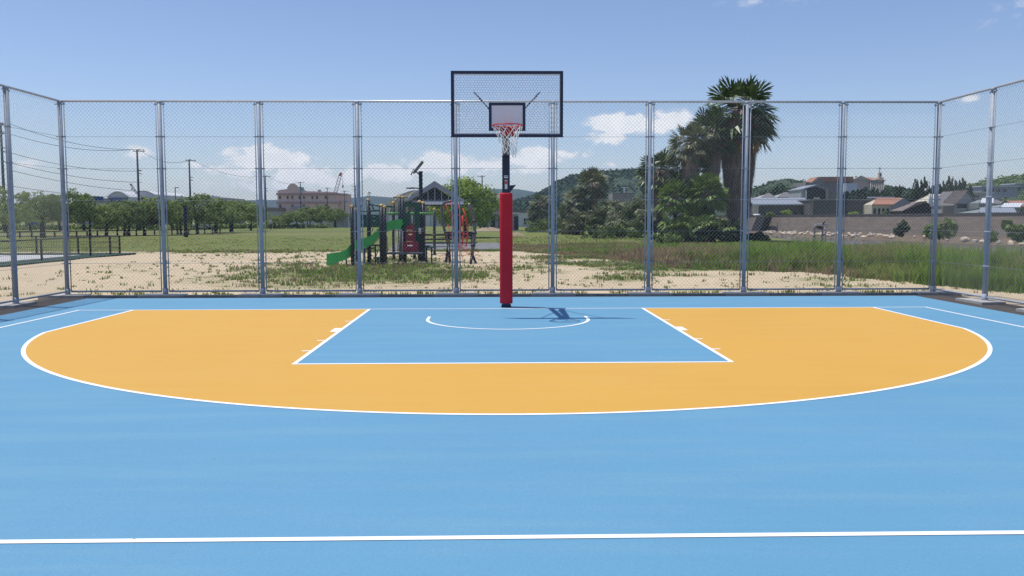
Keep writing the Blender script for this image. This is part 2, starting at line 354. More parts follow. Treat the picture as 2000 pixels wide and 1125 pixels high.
GF_Y, GF_X = [2.8, 3.8, 5.5, 8, 10.5, 11.5, 13.0, 17, 22, 28], [11.6, 11.5, 10.9, 10.3, 9.4, 8.0, 6.5, 5.5, 4.0, 1.5]   # front edge of the rank grass
def tallx(y): return interp(y, GF_Y, GF_X)
def cover(x, y):
    n = noise.fractal(Vector((x * 0.35, y * 0.30, 3.1)), 1.0, 2.0, 4) * 0.55 + noise.noise(Vector((x * 1.6, y * 1.3, 9.0))) * 0.25
    c = 0.17
    for (px, py, rx, ry, s) in PATCH:
        q = ((x - px) / (rx * 1.15)) ** 2 + ((y - py) / (ry * 1.25)) ** 2
        if q < 4: c = max(c, s * exp(-q * 0.9))
    # the lawn and the rank grass of the bank
    lawn = smoothstep(26.0, 30.0, y + n * 3) * (1.0 if x < 0 else 0.85)
    if y > 29 and y < 36 and x > -8 and x < 6: lawn *= 0.9
    right = smoothstep(-0.6, 0.8, x - tallx(y) + n * 1.5) if y < 30 else 1.0
    c = max(c, lawn * 1.1, right * 1.15)
    if x < -9 and y < 26: c = min(c, 0.28)
    if y < -2: c = 0.1 if x < 11.5 else 0.9
    return max(0.0, min(1.3, c + n * (0.55 if c < 1 else 0.3)))
def lines(segs):
    out = [segs[0][0]]
    for a, b, st in segs:
        n = max(1, round((b - a) / st)); out += [a + (b - a) * (i + 1) / n for i in range(n)]
    return out
gx = lines([(-6000, -1500, 1500), (-1500, -300, 150), (-300, -60, 12), (-60, -25, 1.2), (-25, 28, 0.32), (28, 100, 1.6), (100, 300, 12), (300, 1500, 150), (1500, 6000, 1500)])
gy = lines([(-3000, -200, 700), (-200, -20, 20), (-20, 2, 2.0), (2, 34, 0.32), (34, 70, 1.0), (70, 230, 2.5), (230, 500, 15), (500, 2000, 150), (2000, 6500, 1500)])
nx, ny = len(gx), len(gy)
gv = []; gc = []
for y in gy:
    for x in gx:
        z = H(x, y)
        if -60 < x < 30 and 3.2 < y < 60:
            z += 0.035 * noise.noise(Vector((x * 0.5, y * 0.5, 0))) * smoothstep(3.2, 6, y)
        gv.append((x, y, z)); gc.append(cover(x, y) if (-80 < x < 120 and -30 < y < 260) else 0.9)
gf = [(j * nx + i, j * nx + i + 1, (j + 1) * nx + i + 1, (j + 1) * nx + i) for j in range(ny - 1) for i in range(nx - 1)]
me = bpy.data.meshes.new('ground'); me.from_pydata(gv, [], gf); me.update()
ca = me.attributes.new('cover', 'FLOAT', 'POINT'); ca.data.foreach_set('value', gc)
me.polygons.foreach_set('use_smooth', [True] * len(gf))
def ground_mat():
    m = bpy.data.materials.new('ground'); m.use_nodes = True; nt = m.node_tree; nd = nt.nodes; lk = nt.links; b = nd['Principled BSDF']
    t = nd.new('ShaderNodeTexCoord').outputs['Object']
    def N(s, d=4, vec=t, ro=0.6):
        n = nd.new('ShaderNodeTexNoise'); n.inputs['Scale'].default_value = s; n.inputs['Detail'].default_value = d; n.inputs['Roughness'].default_value = ro; lk.new(vec, n.inputs['Vector']); return n.outputs['Fac']
    def R(v, a, c_, lo=0.0, hi=1.0):
        r = nd.new('ShaderNodeMapRange'); r.inputs['From Min'].default_value = a; r.inputs['From Max'].default_value = c_; r.inputs['To Min'].default_value = lo; r.inputs['To Max'].default_value = hi; lk.new(v, r.inputs['Value']); return r.outputs[0]
    def X(f, a, bb):
        x = nd.new('ShaderNodeMix'); x.data_type = 'RGBA'; lk.new(f, x.inputs['Factor'])
        for k, v in (('A', a), ('B', bb)):
            if isinstance(v, tuple): x.inputs[k].default_value = (*v, 1)
            else: lk.new(v, x.inputs[k])
        return x.outputs['Result']
    def MA(op, a, c_):
        n = nd.new('ShaderNodeMath'); n.operation = op
        for i, v in enumerate((a, c_)):
            if isinstance(v, (int, float)): n.inputs[i].default_value = v
            else: lk.new(v, n.inputs[i])
        return n.outputs[0]
    at = nd.new('ShaderNodeAttribute'); at.attribute_name = 'cover'; cv = at.outputs['Fac']
    sand = X(R(N(0.5), 0.35, 0.65), (0.63, 0.505, 0.345), (0.54, 0.43, 0.29))
    sand = X(R(N(9), 0.35, 0.75), sand, (0.47, 0.38, 0.255))
    sand = X(R(N(60, 2), 0.64, 0.72), sand, (0.26, 0.20, 0.14))
    green = X(R(N(0.12, 5), 0.38, 0.62), (0.135, 0.175, 0.045), (0.190, 0.205, 0.062))
    green = X(R(N(2.2, 5), 0.45, 0.75), green, (0.19, 0.175, 0.070))
    green = X(R(N(14, 3), 0.5, 0.8), green, (0.065, 0.095, 0.026))
    f = MA('ADD', cv, MA('MULTIPLY', MA('SUBTRACT', N(2.6, 6, ro=0.7), 0.5), 1.6))
    f = MA('ADD', f, MA('MULTIPLY', MA('SUBTRACT', N(17, 3), 0.5), 0.7))
    c = X(R(f, 0.36, 0.92), sand, green)
    # river bed and bank by height
    sp = nd.new('ShaderNodeSeparateXYZ'); lk.new(t, sp.inputs[0])
    c = X(R(sp.outputs[2], -0.75, -1.15), c, X(R(N(0.6), 0.4, 0.6), (0.19, 0.145, 0.105), (0.13, 0.10, 0.072)))
    lk.new(c, b.inputs['Base Color']); b.inputs['Roughness'].default_value = 0.95; b.inputs['Specular IOR Level'].default_value = 0.1
    bp = nd.new('ShaderNodeBump'); bp.inputs['Strength'].default_value = 0.6; bp.inputs['Distance'].default_value = 0.05
    lk.new(MA('ADD', N(7, 6), MA('MULTIPLY', N(40, 3), 0.4)), bp.inputs['Height']); lk.new(bp.outputs[0], b.inputs['Normal'])
    MATS['ground'] = m
ground_mat(); me.materials.append(MATS['ground'])
tag(link('ground', me), kind='structure')

b = MB(); b.quad((10, -60, -1.88), (75, -60, -1.88), (62, 230, -1.88), (10, 230, -1.88)); tag(b.build('water', 'water'), kind='structure')

# court slabs and paint, each sheet 4 mm above the one below
def sheet(name, m, polys, z, kind='structure'):
    b = MB()
    for p in polys: b.poly([(x, y, z) for x, y in p])
    return tag(b.build(name, m, fix=False), kind=kind)
sheet('court_edge_asphalt', 'asphalt', [[(-9.35, -22), (9.35, -22), (9.35, 2.62), (-9.35, 2.62)]], -0.0048)
sheet('court_surface', 'court_blue', [[(-8.46, -22), (8.46, -22), (8.46, 2.32), (-8.46, 2.32)]], -0.0032)
yc = -1.575; LW = 0.05
def arc(r, a0, a1, n): return [(r * cos(a0 + (a1 - a0) * i / n), yc + r * sin(a0 + (a1 - a0) * i / n)) for i in range(n + 1)]
ri = 6.70; aI = math.acos(6.55 / ri); aO = math.acos(6.60 / 6.75)
arcI = arc(ri, pi + aI, 2 * pi - aI, 96); arcO = arc(6.75, pi + aO, 2 * pi - aO, 96)
zone = []
xi = [-6.55] + [p[0] for p in arcI] + [6.55]
# orange zone as vertical strips outside the blue key
xs = sorted(set([-6.55, 6.55, -2.45, 2.45] + [p[0] for p in arcI]))
def ylow(x): return yc - sqrt(max(0, ri * ri - x * x))
for a_, b_ in zip(xs[:-1], xs[1:]):
    top = -5.80 if (a_ >= -2.4501 and b_ <= 2.4501) else 0.0
    zone.append([(a_, ylow(a_)), (b_, ylow(b_)), (b_, top), (a_, top)])
sheet('three_point_zone', 'court_orange', zone, -0.0016)
L = []
def rect(x0, x1, y0, y1): L.append([(x0, y0), (x1, y0), (x1, y1), (x0, y1)])
for i in range(96): L.append([arcO[i], arcO[i + 1], arcI[i + 1], arcI[i]])
rect(-6.60, -6.55, arcO[0][1], 0); rect(6.55, 6.60, arcO[-1][1], 0)
rect(-7.55, 7.55, 0.0, 0.05)
rect(-7.55, -7.50, -11.0, 0.0); rect(7.50, 7.55, -11.0, 0.0)
rect(-8.46, 8.46, -11.05, -11.0)
rect(-2.45, -2.40, -5.75, 0); rect(2.40, 2.45, -5.75, 0); rect(-2.45, 2.45, -5.80, -5.75)
for s in (-1, 1):
    for ya, yb in ((-1.80, -1.75), (-3.05, -2.65), (-3.95, -3.90), (-4.85, -4.80)):
        rect(min(s * 2.45, s * 2.55), max(s * 2.45, s * 2.55), ya, yb)
    rect(min(s * 1.25, s * 1.30), max(s * 1.25, s * 1.30), yc, -1.2)
aa = arc(1.30, pi, 2 * pi, 40); ab = arc(1.25, pi, 2 * pi, 40)
for i in range(40): L.append([aa[i], aa[i + 1], ab[i + 1], ab[i]])
sheet('court_lines', 'line_white', L, 0.0)
# concrete edging under the fence
b = MB(); b.b2(-9.45, 9.5, 2.52, 2.68, -0.10, 0.035); tag(b.build('kerb', 'kerb_concrete'), kind='structure')
# little stones and leaf scraps blown on the court
b = MB(); r_ = random.Random(5)
for i in range(60):
    x = r_.uniform(-8, 8); y = r_.uniform(-11.5, 2.2); s = r_.uniform(0.003, 0.007)
    b.box((x, y, 0.002), (s * 1.6, s, s * 0.7), rz=r_.uniform(0, 3))
tag(b.build('grit', 'rock_grey'), label='fine grit scattered on the painted court', cat='grit', kind='stuff')

# paths and pavings of the park
b = MB()
b.quad((-75, 72.5, -0.015), (-14, 76.5, -0.015), (-14, 78.6, -0.015), (-75, 76.0, -0.015)); tag(b.build('path', 'track_dirt'), kind='structure')
b = MB(); a_, c_ = G(760, 488), G(1012, 486); d_, e_ = G(980, 474), G(770, 474)
b.poly([(a_.x, a_.y, -0.005), (c_.x, c_.y, -0.005), (d_.x, d_.y, -0.005), (e_.x, e_.y, -0.005)]); tag(b.build('pavement', 'grey_paving'), kind='structure')
b = MB(); b.b2(-30, -18.5, 8, 24.2, -0.2, -0.003); tag(b.build('side_court_paving', 'pale_paving'), kind='structure')
b = MB(); b.b2(-18.5, -17.0, 10, 25.6, -0.2, 0.03); b.b2(-34, -18.5, 24.2, 25.6, -0.2, 0.03); tag(b.build('green_border', 'green_strip'), kind='structure')

# ------------------------------------------------------------ chain link fence
FY = 2.80; FX = 9.07; FH = 4.0
CLZ = [0.68, 1.33, 1.98, 2.63, 3.28]
def wire_mesh_data(w, z0, z1, pitch=0.080, r=0.0020):
    b = MB(); hgt = z1 - z0
    for s in (1, -1):
        k = -int(hgt / pitch) - 1
        while k * pitch < w + hgt:
            x0 = k * pitch
            if s == 1: pa, pb = (x0, 0), (x0 + hgt, hgt)
            else: pa, pb = (x0 + hgt, 0), (x0, hgt)
            ta, tb = 0.0, 1.0
            dx = pb[0] - pa[0]
            lo, hi = sorted(((0 - pa[0]) / dx, (w - pa[0]) / dx)); ta = max(ta, lo); tb = min(tb, hi)
            if tb - ta > 0.001:
                A = (pa[0] + dx * ta, s * r, z0 + hgt * ta); B = (pa[0] + dx * tb, s * r, z0 + hgt * tb)
                b.tube([A, B], r, 3, caps=False)
            k += 1
    for z in CLZ: b.tube([(0, 0, z), (w, 0, z)], 0.003, 4, caps=False)
    return b.data('wire_mesh', 'wire', True)
def panel_frame_data(w, h=FH):
    b = MB(); r = 0.012
    for x in (r, w - r): b.tube([(x, 0, 0.10), (x, 0, h - 0.03)], r, 8)
    b.tube([(r, 0, 0.10), (w - r, 0, 0.10)], 0.020, 8)
    return b.data('panel_frame', 'galvanised', True)
def post_data(h=FH, corner=False):
    b = MB(); b.tube([(0, 0, -0.03), (0, 0, h - 0.02)], 0.041, 14)
    b.tube([(0, 0, -0.03), (0, 0, 0.16)], 0.056, 14)
    for z in CLZ:
        b.tube([(0, 0, z - 0.014), (0, 0, z + 0.014)], 0.054, 14)
        b.b2(-0.098, 0.098, -0.012, 0.012, z - 0.012, z + 0.012)
    return b.data('post', 'galvanised', True)
def footing_data():
    b = MB(); pr = [(-0.46, -0.26), (0.46, -0.26), (0.40, 0.22), (-0.40, 0.22)]
    b.prism(pr, 'z', -0.06, 0.042); return b.data('concrete_footing', 'concrete')
def cap_data():
    b = MB(); b.tube([(0, 0, FH - 0.05), (0, 0, FH + 0.005)], 0.052, 14); b.b2(-0.10, 0.10, -0.02, 0.02, FH - 0.075, FH - 0.05); return b.data('post_cap', 'galvanised', True)
GAP = 0.066
pw = FX * 2 / 9
D_WM = wire_mesh_data(pw - 2 * GAP - 0.04, 0.10, FH - 0.02); D_PF = panel_frame_data(pw - 2 * GAP); D_P = post_data(); D_F = footing_data(); D_C = cap_data()
D_WM2 = wire_mesh_data(1.95 - 2 * GAP - 0.04, 0.10, FH - 0.02); D_PF2 = panel_frame_data(1.95 - 2 * GAP)
def fence_run(label, origin, rz, n, w, wm_, pf, first_post=True):
    root = empty('chain_link_fence', origin, rz, label, 'fence', 'chain link fence runs round the court')
    for i in range(n):
        p = link('mesh_panel', pf, root); p.location = (i * w + GAP, 0, 0)
        q = link('wire_mesh', wm_, p); q.location = (0.02, 0, 0)
    for i in range(0 if first_post else 1, n + 1):
        p = link('post', D_P, root); p.location = (i * w, 0, 0)
        link('post_cap', D_C, p)
        q = link('concrete_footing', D_F, root); q.location = (i * w, -0.05, 0)
    b = MB(); b.tube([(-0.02 if first_post else 0.05, 0, FH), (n * w + 0.02, 0, FH)], 0.024, 10); b.build('top_rail', 'galv_sunlit', root, True)
    return root
fence_run('long back run of tall galvanised chain link fence behind the basketball hoop', (-FX, FY, 0), 0, 9, pw, D_WM, D_PF)
fence_run('left side run of galvanised chain link fence meeting the back run at the left corner', (-FX, FY, 0), -pi / 2, 8, 1.95, D_WM2, D_PF2, False)
fence_run('right side run of galvanised chain link fence beside the orange flowers and tall grass', (FX, FY, 0), -pi / 2, 8, 1.95, D_WM2, D_PF2, False)

# ------------------------------------------------------------ basketball hoop
hoop = empty('basketball_hoop', (0, 0.33, 0), 0, 'navy basketball hoop with perforated clear backboard and red padded post', 'basketball hoop')
YB = -1.2 - 0.33     # board front in the hoop's own space
def hb(): return MB()
b = hb(); b.b2(-0.09, 0.09, -0.09, 0.09, -0.01, 0.02); b.b2(-0.068, 0.068, -0.068, 0.068, 0.02, 3.42)
for x in (-0.075, 0.075):
    for y in (-0.075, 0.075): b.tube([(x, y, 0.02), (x, y, 0.045)], 0.012, 6)
o = b.build('post', 'navy_paint', hoop); md = o.modifiers.new('bevel', 'BEVEL'); md.width = 0.006; md.segments = 2
# padding: hexagonal-ish rounded sleeve
b = hb(); prof = []
for k in range(24):
    a = 2 * pi * k / 24; q = (abs(cos(a)) ** 5 + abs(sin(a)) ** 5) ** (-1 / 5); prof.append((cos(a) * 0.116 * q, sin(a) * 0.116 * q))
zs = [(0.07, 0.97), (0.09, 1.0), (0.6, 1.0), (1.2, 1.005), (2.02, 1.0), (2.045, 0.97), (2.05, 0.9)]
base = None
for z, s in zs:
    n = len(b.v); b.v += [(x * s, y * s, z) for x, y in prof]
    if base is not None:
        for k in range(24): b.f.append((base + k, base + (k + 1) % 24, n + (k + 1) % 24, n + k)); b.m.append(0)
    else: b.f.append(tuple(reversed(range(n, n + 24)))); b.m.append(0)
    base = n
b.f.append(tuple(range(base, base + 24))); b.m.append(0)
b.build('post_padding', 'red_pad', hoop, True)
# crank bracket
b = hb(); b.prism([(0.07, 2.06), (0.185, 2.20), (0.07, 2.185)], 'y', -0.03, 0.03); b.build('bracket', 'navy_paint', hoop)
b = hb(); b.b2(-0.035, 0.035, -0.071, -0.069, 2.315, 2.36); o = b.build('maker_label', 'sticker_white', hoop)
b = hb(); b.b2(-0.03, 0.03, -0.0722, -0.0712, 2.335, 2.345); b.build('print', 'sticker_dark', o)
b = hb(); b.b2(-0.022, 0.024, -0.071, -0.069, 2.12, 2.28); o = b.build('warning_label', 'sticker_white', hoop)
b = hb(); b.b2(-0.018, 0.020, -0.0722, -0.0712, 2.205, 2.265); b.build('print', 'sticker_red', o)
# arms
b = hb()
b.tube([(0, -0.05, 3.36), (0, YB + 0.09, 3.30)], 0.05, 4); b.tube([(0, -0.05, 2.72), (0, YB + 0.09, 3.02)], 0.05, 4); b.b2(-0.05, 0.05, YB + 0.05, YB + 0.09, 2.92, 3.42)
b.prism([(-0.30, 3.10), (-0.9, 3.16), (-0.9, 3.28), (-0.30, 3.25)], 'x', -0.01, 0.01); b.build('support_arm', 'navy_paint', hoop)
for s in (-1, 1):
    b = hb(); b.tube([(s * 0.05, -0.35, 3.32), (s * 0.30, -1.0, 3.42), (s * 0.53, YB + 0.03, 3.62)], 0.013, 8); b.build('brace', 'navy_paint', hoop, True)
# backboard
bd = empty('backboard', (0, 0, 0)); bd.parent = hoop
b = hb()
x0, x1, z0, z1 = -0.9, 0.9, 2.9, 3.95; t = 0.048
b.b2(x0, x1, YB, YB + 0.04, z1 - t, z1); b.b2(x0, x1, YB, YB + 0.04, z0, z0 + t); b.b2(x0, x0 + t, YB, YB + 0.04, z0 + t, z1 - t); b.b2(x1 - t, x1, YB, YB + 0.04, z0 + t, z1 - t)
o = b.build('board_frame', 'navy_paint', bd)
b = hb(); tx, ta, tb = 0.295, 3.00, 3.45; t2 = 0.045
b.b2(-tx, tx, YB - 0.002, YB + 0.014, tb - t2, tb); b.b2(-tx, tx, YB - 0.002, YB + 0.014, ta, ta + t2)
b.b2(-tx, -tx + t2, YB - 0.002, YB + 0.014, ta + t2, tb - t2); b.b2(tx - t2, tx, YB - 0.002, YB + 0.014, ta + t2, tb - t2)
b.build('target_square', 'navy_paint', bd)
b = hb(); b.b2(-tx + t2, tx - t2, YB + 0.004, YB + 0.012, ta + t2, tb - t2); b.build('target_plate', 'target_white', bd)
b = hb(); pit = 0.044; hr = pit / 2; ho = pit / sqrt(3); hi = 0.0196; row = 0
z = z0 + t - 0.005
while z < z1 - t + 0.01:
    x = x0 + t + (hr if row % 2 else 0)
    while x < x1 - t + 0.01:
        if not (abs(x) < tx - 0.01 and ta + 0.01 < z < tb - 0.01):
            for k in range(6):
                a0 = pi / 6 + k * pi / 3; a1 = a0 + pi / 3; am = (a0 + a1) / 2
                po0 = (x + ho * cos(a0), YB + 0.010, z + ho * sin(a0)); po1 = (x + ho * cos(a1), YB + 0.010, z + ho * sin(a1))
                pi0 = (x + hi * cos(a0), YB + 0.010, z + hi * sin(a0)); pim = (x + hi * cos(am), YB + 0.010, z + hi * sin(am)); pi1 = (x + hi * cos(a1), YB + 0.010, z + hi * sin(a1))
                if abs(x) + ho < 0.9 - t + 0.02 and z0 + t - 0.02 < z < z1 - t + 0.02:
                    b.poly([po0, po1, pi1, pim, pi0])
        x += pit
    z += pit * sqrt(3) / 2; row += 1
for (a_, c_, d_, e_) in ((x0 + t - .004, x0 + t + .012, z0 + t, z1 - t), (x1 - t - .012, x1 - t + .004, z0 + t, z1 - t), (x0 + t + .012, x1 - t - .012, z1 - t - .016, z1 - t + .003), (x0 + t + .012, x1 - t - .012, z0 + t - .003, z0 + t + .02)):
    b.b2(a_, c_, YB + 0.0065, YB + 0.0085, d_, e_)
o = b.build('perforated_panel', 'board_white', bd, fix=False); md = o.modifiers.new('thick', 'SOLIDIFY'); md.thickness = 0.003
# rim
rim = empty('rim', (0, 0, 0)); rim.parent = hoop
yr = -1.575 - 0.33
b = hb(); pts = [(0.234 * cos(2 * pi * k / 48), yr + 0.234 * sin(2 * pi * k / 48), 3.05) for k in range(49)]; b.tube(pts, 0.0095, 8, caps=False)
pts = [(0.234 * cos(a), yr + 0.234 * sin(a), 3.02) for a in [pi * 0.12 + pi * 0.76 * k / 16 for k in range(17)]]; b.tube(pts, 0.007, 6)
for s in (-1, 1): b.tube([(s * 0.215, yr + 0.09, 3.05), (s * 0.09, YB - 0.02, 2.985)], 0.009, 8)
for k in range(12):
    a = 2 * pi * (k + 0.5) / 12; b.tube([(0.234 * cos(a), yr + 0.234 * sin(a), 3.045), (0.229 * cos(a), yr + 0.229 * sin(a), 3.025)], 0.004, 5)
b.build('ring', 'rim_red', rim, True)
b = hb(); b.b2(-0.10, 0.10, YB - 0.035, YB - 0.004, 2.93, 3.06); b.b2(-0.085, 0.085, YB - 0.16, YB - 0.03, 3.035, 3.052); b.prism([(YB - 0.03, 2.93), (YB - 0.13, 3.036), (YB - 0.03, 3.036)], 'x', -0.085, -0.075); b.prism([(YB - 0.03, 2.93), (YB - 0.13, 3.036), (YB - 0.03, 3.036)], 'x', 0.075, 0.085)
b.build('mounting_bracket', 'rim_red', rim)
b = hb(); rows = 6; nn = 12; radii = [0.228, 0.205, 0.172, 0.143, 0.122, 0.112, 0.115]; zz = [3.03, 2.96, 2.89, 2.82, 2.75, 2.68, 2.60]; r_ = random.Random(3)
kn = []
for j in range(rows + 1):
    ring = []
    for k in range(nn):
        a = 2 * pi * (k + 0.5 * (j % 2)) / nn + 0.05 * j + r_.uniform(-0.04, 0.04) * j
        rr = radii[j] * r_.uniform(0.93, 1.07) if j else radii[0]
        ring.append((rr * cos(a) + 0.006 * j, yr + rr * sin(a), zz[j] + r_.uniform(-0.012, 0.012) * j))
    kn.append(ring)
for j in range(rows):
    for k in range(nn):
        k2 = (k - 1) % nn if j % 2 == 0 else (k + 1) % nn
        b.tube([kn[j][k], kn[j + 1][k]], 0.0042, 4, False); b.tube([kn[j][k], kn[j + 1][k2]], 0.0042, 4, False)
b.build('net', 'net_cord', hoop, True)

# ------------------------------------------------------------ foliage makers
def leaf_cloud(b, c, rx, ry, rz, n, size, r_, flat=0.0, inner=0.55, skirt=False):
    c = Vector(c)
    for _ in range(n):
        while True:
            d = Vector((r_.gauss(0, 1), r_.gauss(0, 1), r_.gauss(0, 1)))
            if d.length > 0.1: break
        d.normalize(); rr = inner + (1 - inner) * r_.random() ** 0.6
        p = c + Vector((d.x * rx * rr, d.y * ry * rr, d.z * rz * rr))
        n_ = (d + Vector((r_.uniform(-1, 1), r_.uniform(-1, 1), r_.uniform(-0.6, 1.0))) * 0.9).normalized()
        u = n_.orthogonal().normalized(); u = (Matrix.Rotation(r_.uniform(0, 6.28), 3, n_) @ u); v = n_.cross(u)
        s = size * r_.uniform(0.6, 1.4); l = s * r_.uniform(1.0, 1.7)
        b.quad(p - u * s * 0.5, p + v * l * 0.35 + n_ * s * 0.15, p + u * s * 0.5, p - v * l * 0.35 + n_ * s * 0.1)
def crown_data(name, seed, m, R, Hc, clumps, per, size, spiky=0.25, hollow=0.62, base=-0.75):
    r_ = random.Random(seed); b = MB()
    for i in range(clumps):
        th = r_.uniform(0, 2 * pi); ph = math.asin(r_.uniform(base, 1.0)); k = r_.uniform(hollow, 1.0)
        cx, cy_, cz = R * cos(th) * cos(ph) * k, R * sin(th) * cos(ph) * k, Hc * sin(ph) * k
        s = R * r_.uniform(0.16, 0.36)
        if r_.random() < spiky and ph > 0: cz += Hc * r_.uniform(0.05, 0.28); s *= 0.6
        leaf_cloud(b, (cx, cy_, cz), s * 1.15, s * 1.15, s * 0.75, per, size, r_, inner=0.2)
    return b.data(name, m)
def trunk_data(seed, h, r, spread, top, nb=7, multi=1):
    r_ = random.Random(seed); b = MB()
    for q in range(multi):
        ox, oy = (r_.uniform(-0.3, 0.3), r_.uniform(-0.3, 0.3)) if multi > 1 else (0, 0)
        lean = (r_.uniform(-0.12, 0.12) * h, r_.uniform(-0.12, 0.12) * h)
        pts = [(ox, oy, -0.1), (ox + lean[0] * 0.4, oy + lean[1] * 0.4, h * 0.5), (ox + lean[0], oy + lean[1], h)]
        b.tube(pts, [r * 1.3, r, r * 0.85], 8)
        for i in range(nb):
            a = 2 * pi * i / nb + r_.uniform(-0.4, 0.4); l = r_.uniform(0.5, 0.95)
            e = (ox + lean[0] + cos(a) * spread * l, oy + lean[1] + sin(a) * spread * l, h + (top - h) * r_.uniform(0.35, 0.95))
            mid = (ox + lean[0] + cos(a) * spread * l * 0.45, oy + lean[1] + sin(a) * spread * l * 0.45, h + (e[2] - h) * 0.6)
            b.tube([(ox + lean[0], oy + lean[1], h - 0.1), mid, e], [r * 0.6, r * 0.38, r * 0.12], 5)
    return b.data('trunk', 'bark', True)
CR = {}
for i in range(4):
    CR['a%d' % i] = crown_data('crown', 20 + i, 'leaf_a' if i % 2 else 'leaf_b', 2.0, 1.35, 85, 46, 0.17, 0.35)
for i in range(3):
    CR['w%d' % i] = crown_data('crown', 40 + i, 'leaf_a', 2.0, 1.6, 52, 40, 0.15, 0.55, 0.45)
CR['br'] = crown_data('crown', 50, 'leaf_brown', 2.0, 1.35, 80, 44, 0.17, 0.3)
CR['lime'] = crown_data('crown', 51, 'leaf_lime', 2.0, 1.7, 190, 60, 0.13, 0.12, 0.7)
for i in range(3): CR['d%d' % i] = crown_data('crown', 60 + i, 'leaf_dark', 2.0, 1.7, 60, 40, 0.30, 0.4)
CR['con'] = None
TR = {k: trunk_data(70 + k, 1.5, 0.09, 1.4, 2.9, 7, 1 if k % 2 else 2) for k in range(3)}
def tree(name, label, cat, group, loc, h, rad, crown, tk=0, rz=0.0, crown_frac=0.88):
    root = empty(name, loc, rz, label, cat, group)
    c = link('crown', CR[crown], root)
    hc = h * crown_frac / 2
    ck = CR[crown]; zmax = max(v.co.z for v in ck.vertices) if 'zm' not in ck else ck['zm']; ck['zm'] = zmax
    c.scale = (rad / 2.15, rad / 2.15, hc / zmax * 1.0); c.location = (0, 0, h - hc)
    t_ = link('trunk', TR[tk], root); t_.scale = (rad / 2.0, rad / 2.0, h / 3.6)
    return root

# left tree row: (px centre, py top, half width px, py base, crown kind, look)
ROW = [(-30, 372, 42, 470, 'w0', 'thin spiky'), (22, 360, 40, 468, 'w1', 'thin spiky'), (84, 372, 38, 464, 'w2', 'thin spiky'), (136, 366, 34, 463, 'a0', 'rounded'), (176, 380, 34, 462, 'w0', 'thin spiky'),
       (212, 392, 30, 461, 'a1', 'rounded'), (246, 388, 34, 460, 'a2', 'rounded'), (281, 390, 28, 459, 'br', 'brownish'), (312, 380, 34, 459, 'a3', 'rounded'), (348, 388, 28, 457, 'a1', 'rounded'),
       (386, 376, 42, 457, 'a2', 'rounded'), (425, 393, 28, 455, 'a0', 'rounded'), (458, 388, 36, 453, 'a3', 'rounded'), (490, 392, 26, 450, 'a2', 'rounded')]
names_l = ['thin spiky tree at the far left edge of the park row', 'tall thin tree behind the leftmost fence post', 'tree with a narrow spiky top between the two left fence posts', 'tree just behind the left corner post of the fence',
           'thin tree below the long blue roofline', 'low rounded tree in front of the arched white roof', 'green tree beside the brownish one below the white domed hall', 'brownish tree below the white domed hall',
           'tree just behind the second back fence post', 'small green tree beside the park lamp', 'wide tall green tree behind the white parked van', 'low tree below the grey flat warehouse', 'broad tree right of the grey warehouse', 'last tree of the row beside the third back fence post']
for i, (px, pt, hw, pb, ck, lk_) in enumerate(ROW):
    g = G(px, pb); d = g.y - CAM.y; h = CAM.z + (428 - pt) * d / FPX
    tree('park_tree', names_l[i], 'tree', 'trees along the far side of the lawn', (g.x, g.y, -0.03), h, hw * d / FPX * 1.42, ck, i % 3, i * 1.3)
BACKROW = [(5, 388, 40, 452, 'a1'), (60, 392, 36, 451, 'a2'), (112, 390, 36, 451, 'a3'), (160, 396, 30, 450, 'a0'), (268, 396, 32, 449, 'a3'), (332, 392, 30, 449, 'a0'), (405, 396, 30, 448, 'a1'), (230, 398, 30, 449, 'a2')]
names_b = ['background tree of the second row behind the leftmost fence post', 'background tree between the thin spiky trees', 'background tree left of the corner post, in the second row', 'background tree below the blue roof in the second row', 'background tree behind the brownish tree',
           'background tree of the second row right of the second back fence post', 'background tree behind the white parked van, second row', 'background tree behind the rounded trees under the arched roof']
for i, (px, pt, hw, pb, ck) in enumerate(BACKROW):
    g = G(px, pb); d = g.y - CAM.y; h = CAM.z + (428 - pt) * d / FPX
    tree('park_tree', names_b[i], 'tree', 'trees along the far side of the lawn', (g.x, g.y, -0.03), h, hw * d / FPX * 1.15, ck, i % 3, i * 2.1)
ROW2 = [(533, 420, 22, 447, 'w1'), (552, 416, 20, 446, 'a0'), (578, 408, 24, 446, 'a1'), (603, 402, 24, 445, 'a2'), (628, 400, 26, 445, 'a3'), (655, 404, 24, 444, 'a0'), (674, 412, 14, 443, 'a1')]
names_r = ['smallest thin tree right of the third back fence post', 'low tree beside the small dark and white vehicle', 'tree left of centre below the pink building', 'tree under the middle of the pink building', 'tallest tree below the right half of the pink building', 'tree at the right end of the pink building', 'narrow tree beside the grey cabinet']
for i, (px, pt, hw, pb, ck) in enumerate(ROW2):
    g = G(px, pb); d = g.y - CAM.y; h = CAM.z + (428 - pt) * d / FPX
    tree('park_tree', names_r[i], 'tree', 'trees in front of the pink building', (g.x, g.y, -0.03), h, hw * d / FPX * 1.1, ck, i % 3, i * 1.7)
# big lime tree behind the shelter
d = 75.0; c = P(909, 428, d + CAM.y)
CRl = tree('round_tree', 'big rounded bright green tree behind the grey park shelter', 'tree', None, (c.x, c.y, -0.03), CAM.z + (428 - 343) * d / FPX, 68 * d / FPX, 'lime', 1, 0, 0.99)
d = 95.0; c = P(1025, 428, d + CAM.y)

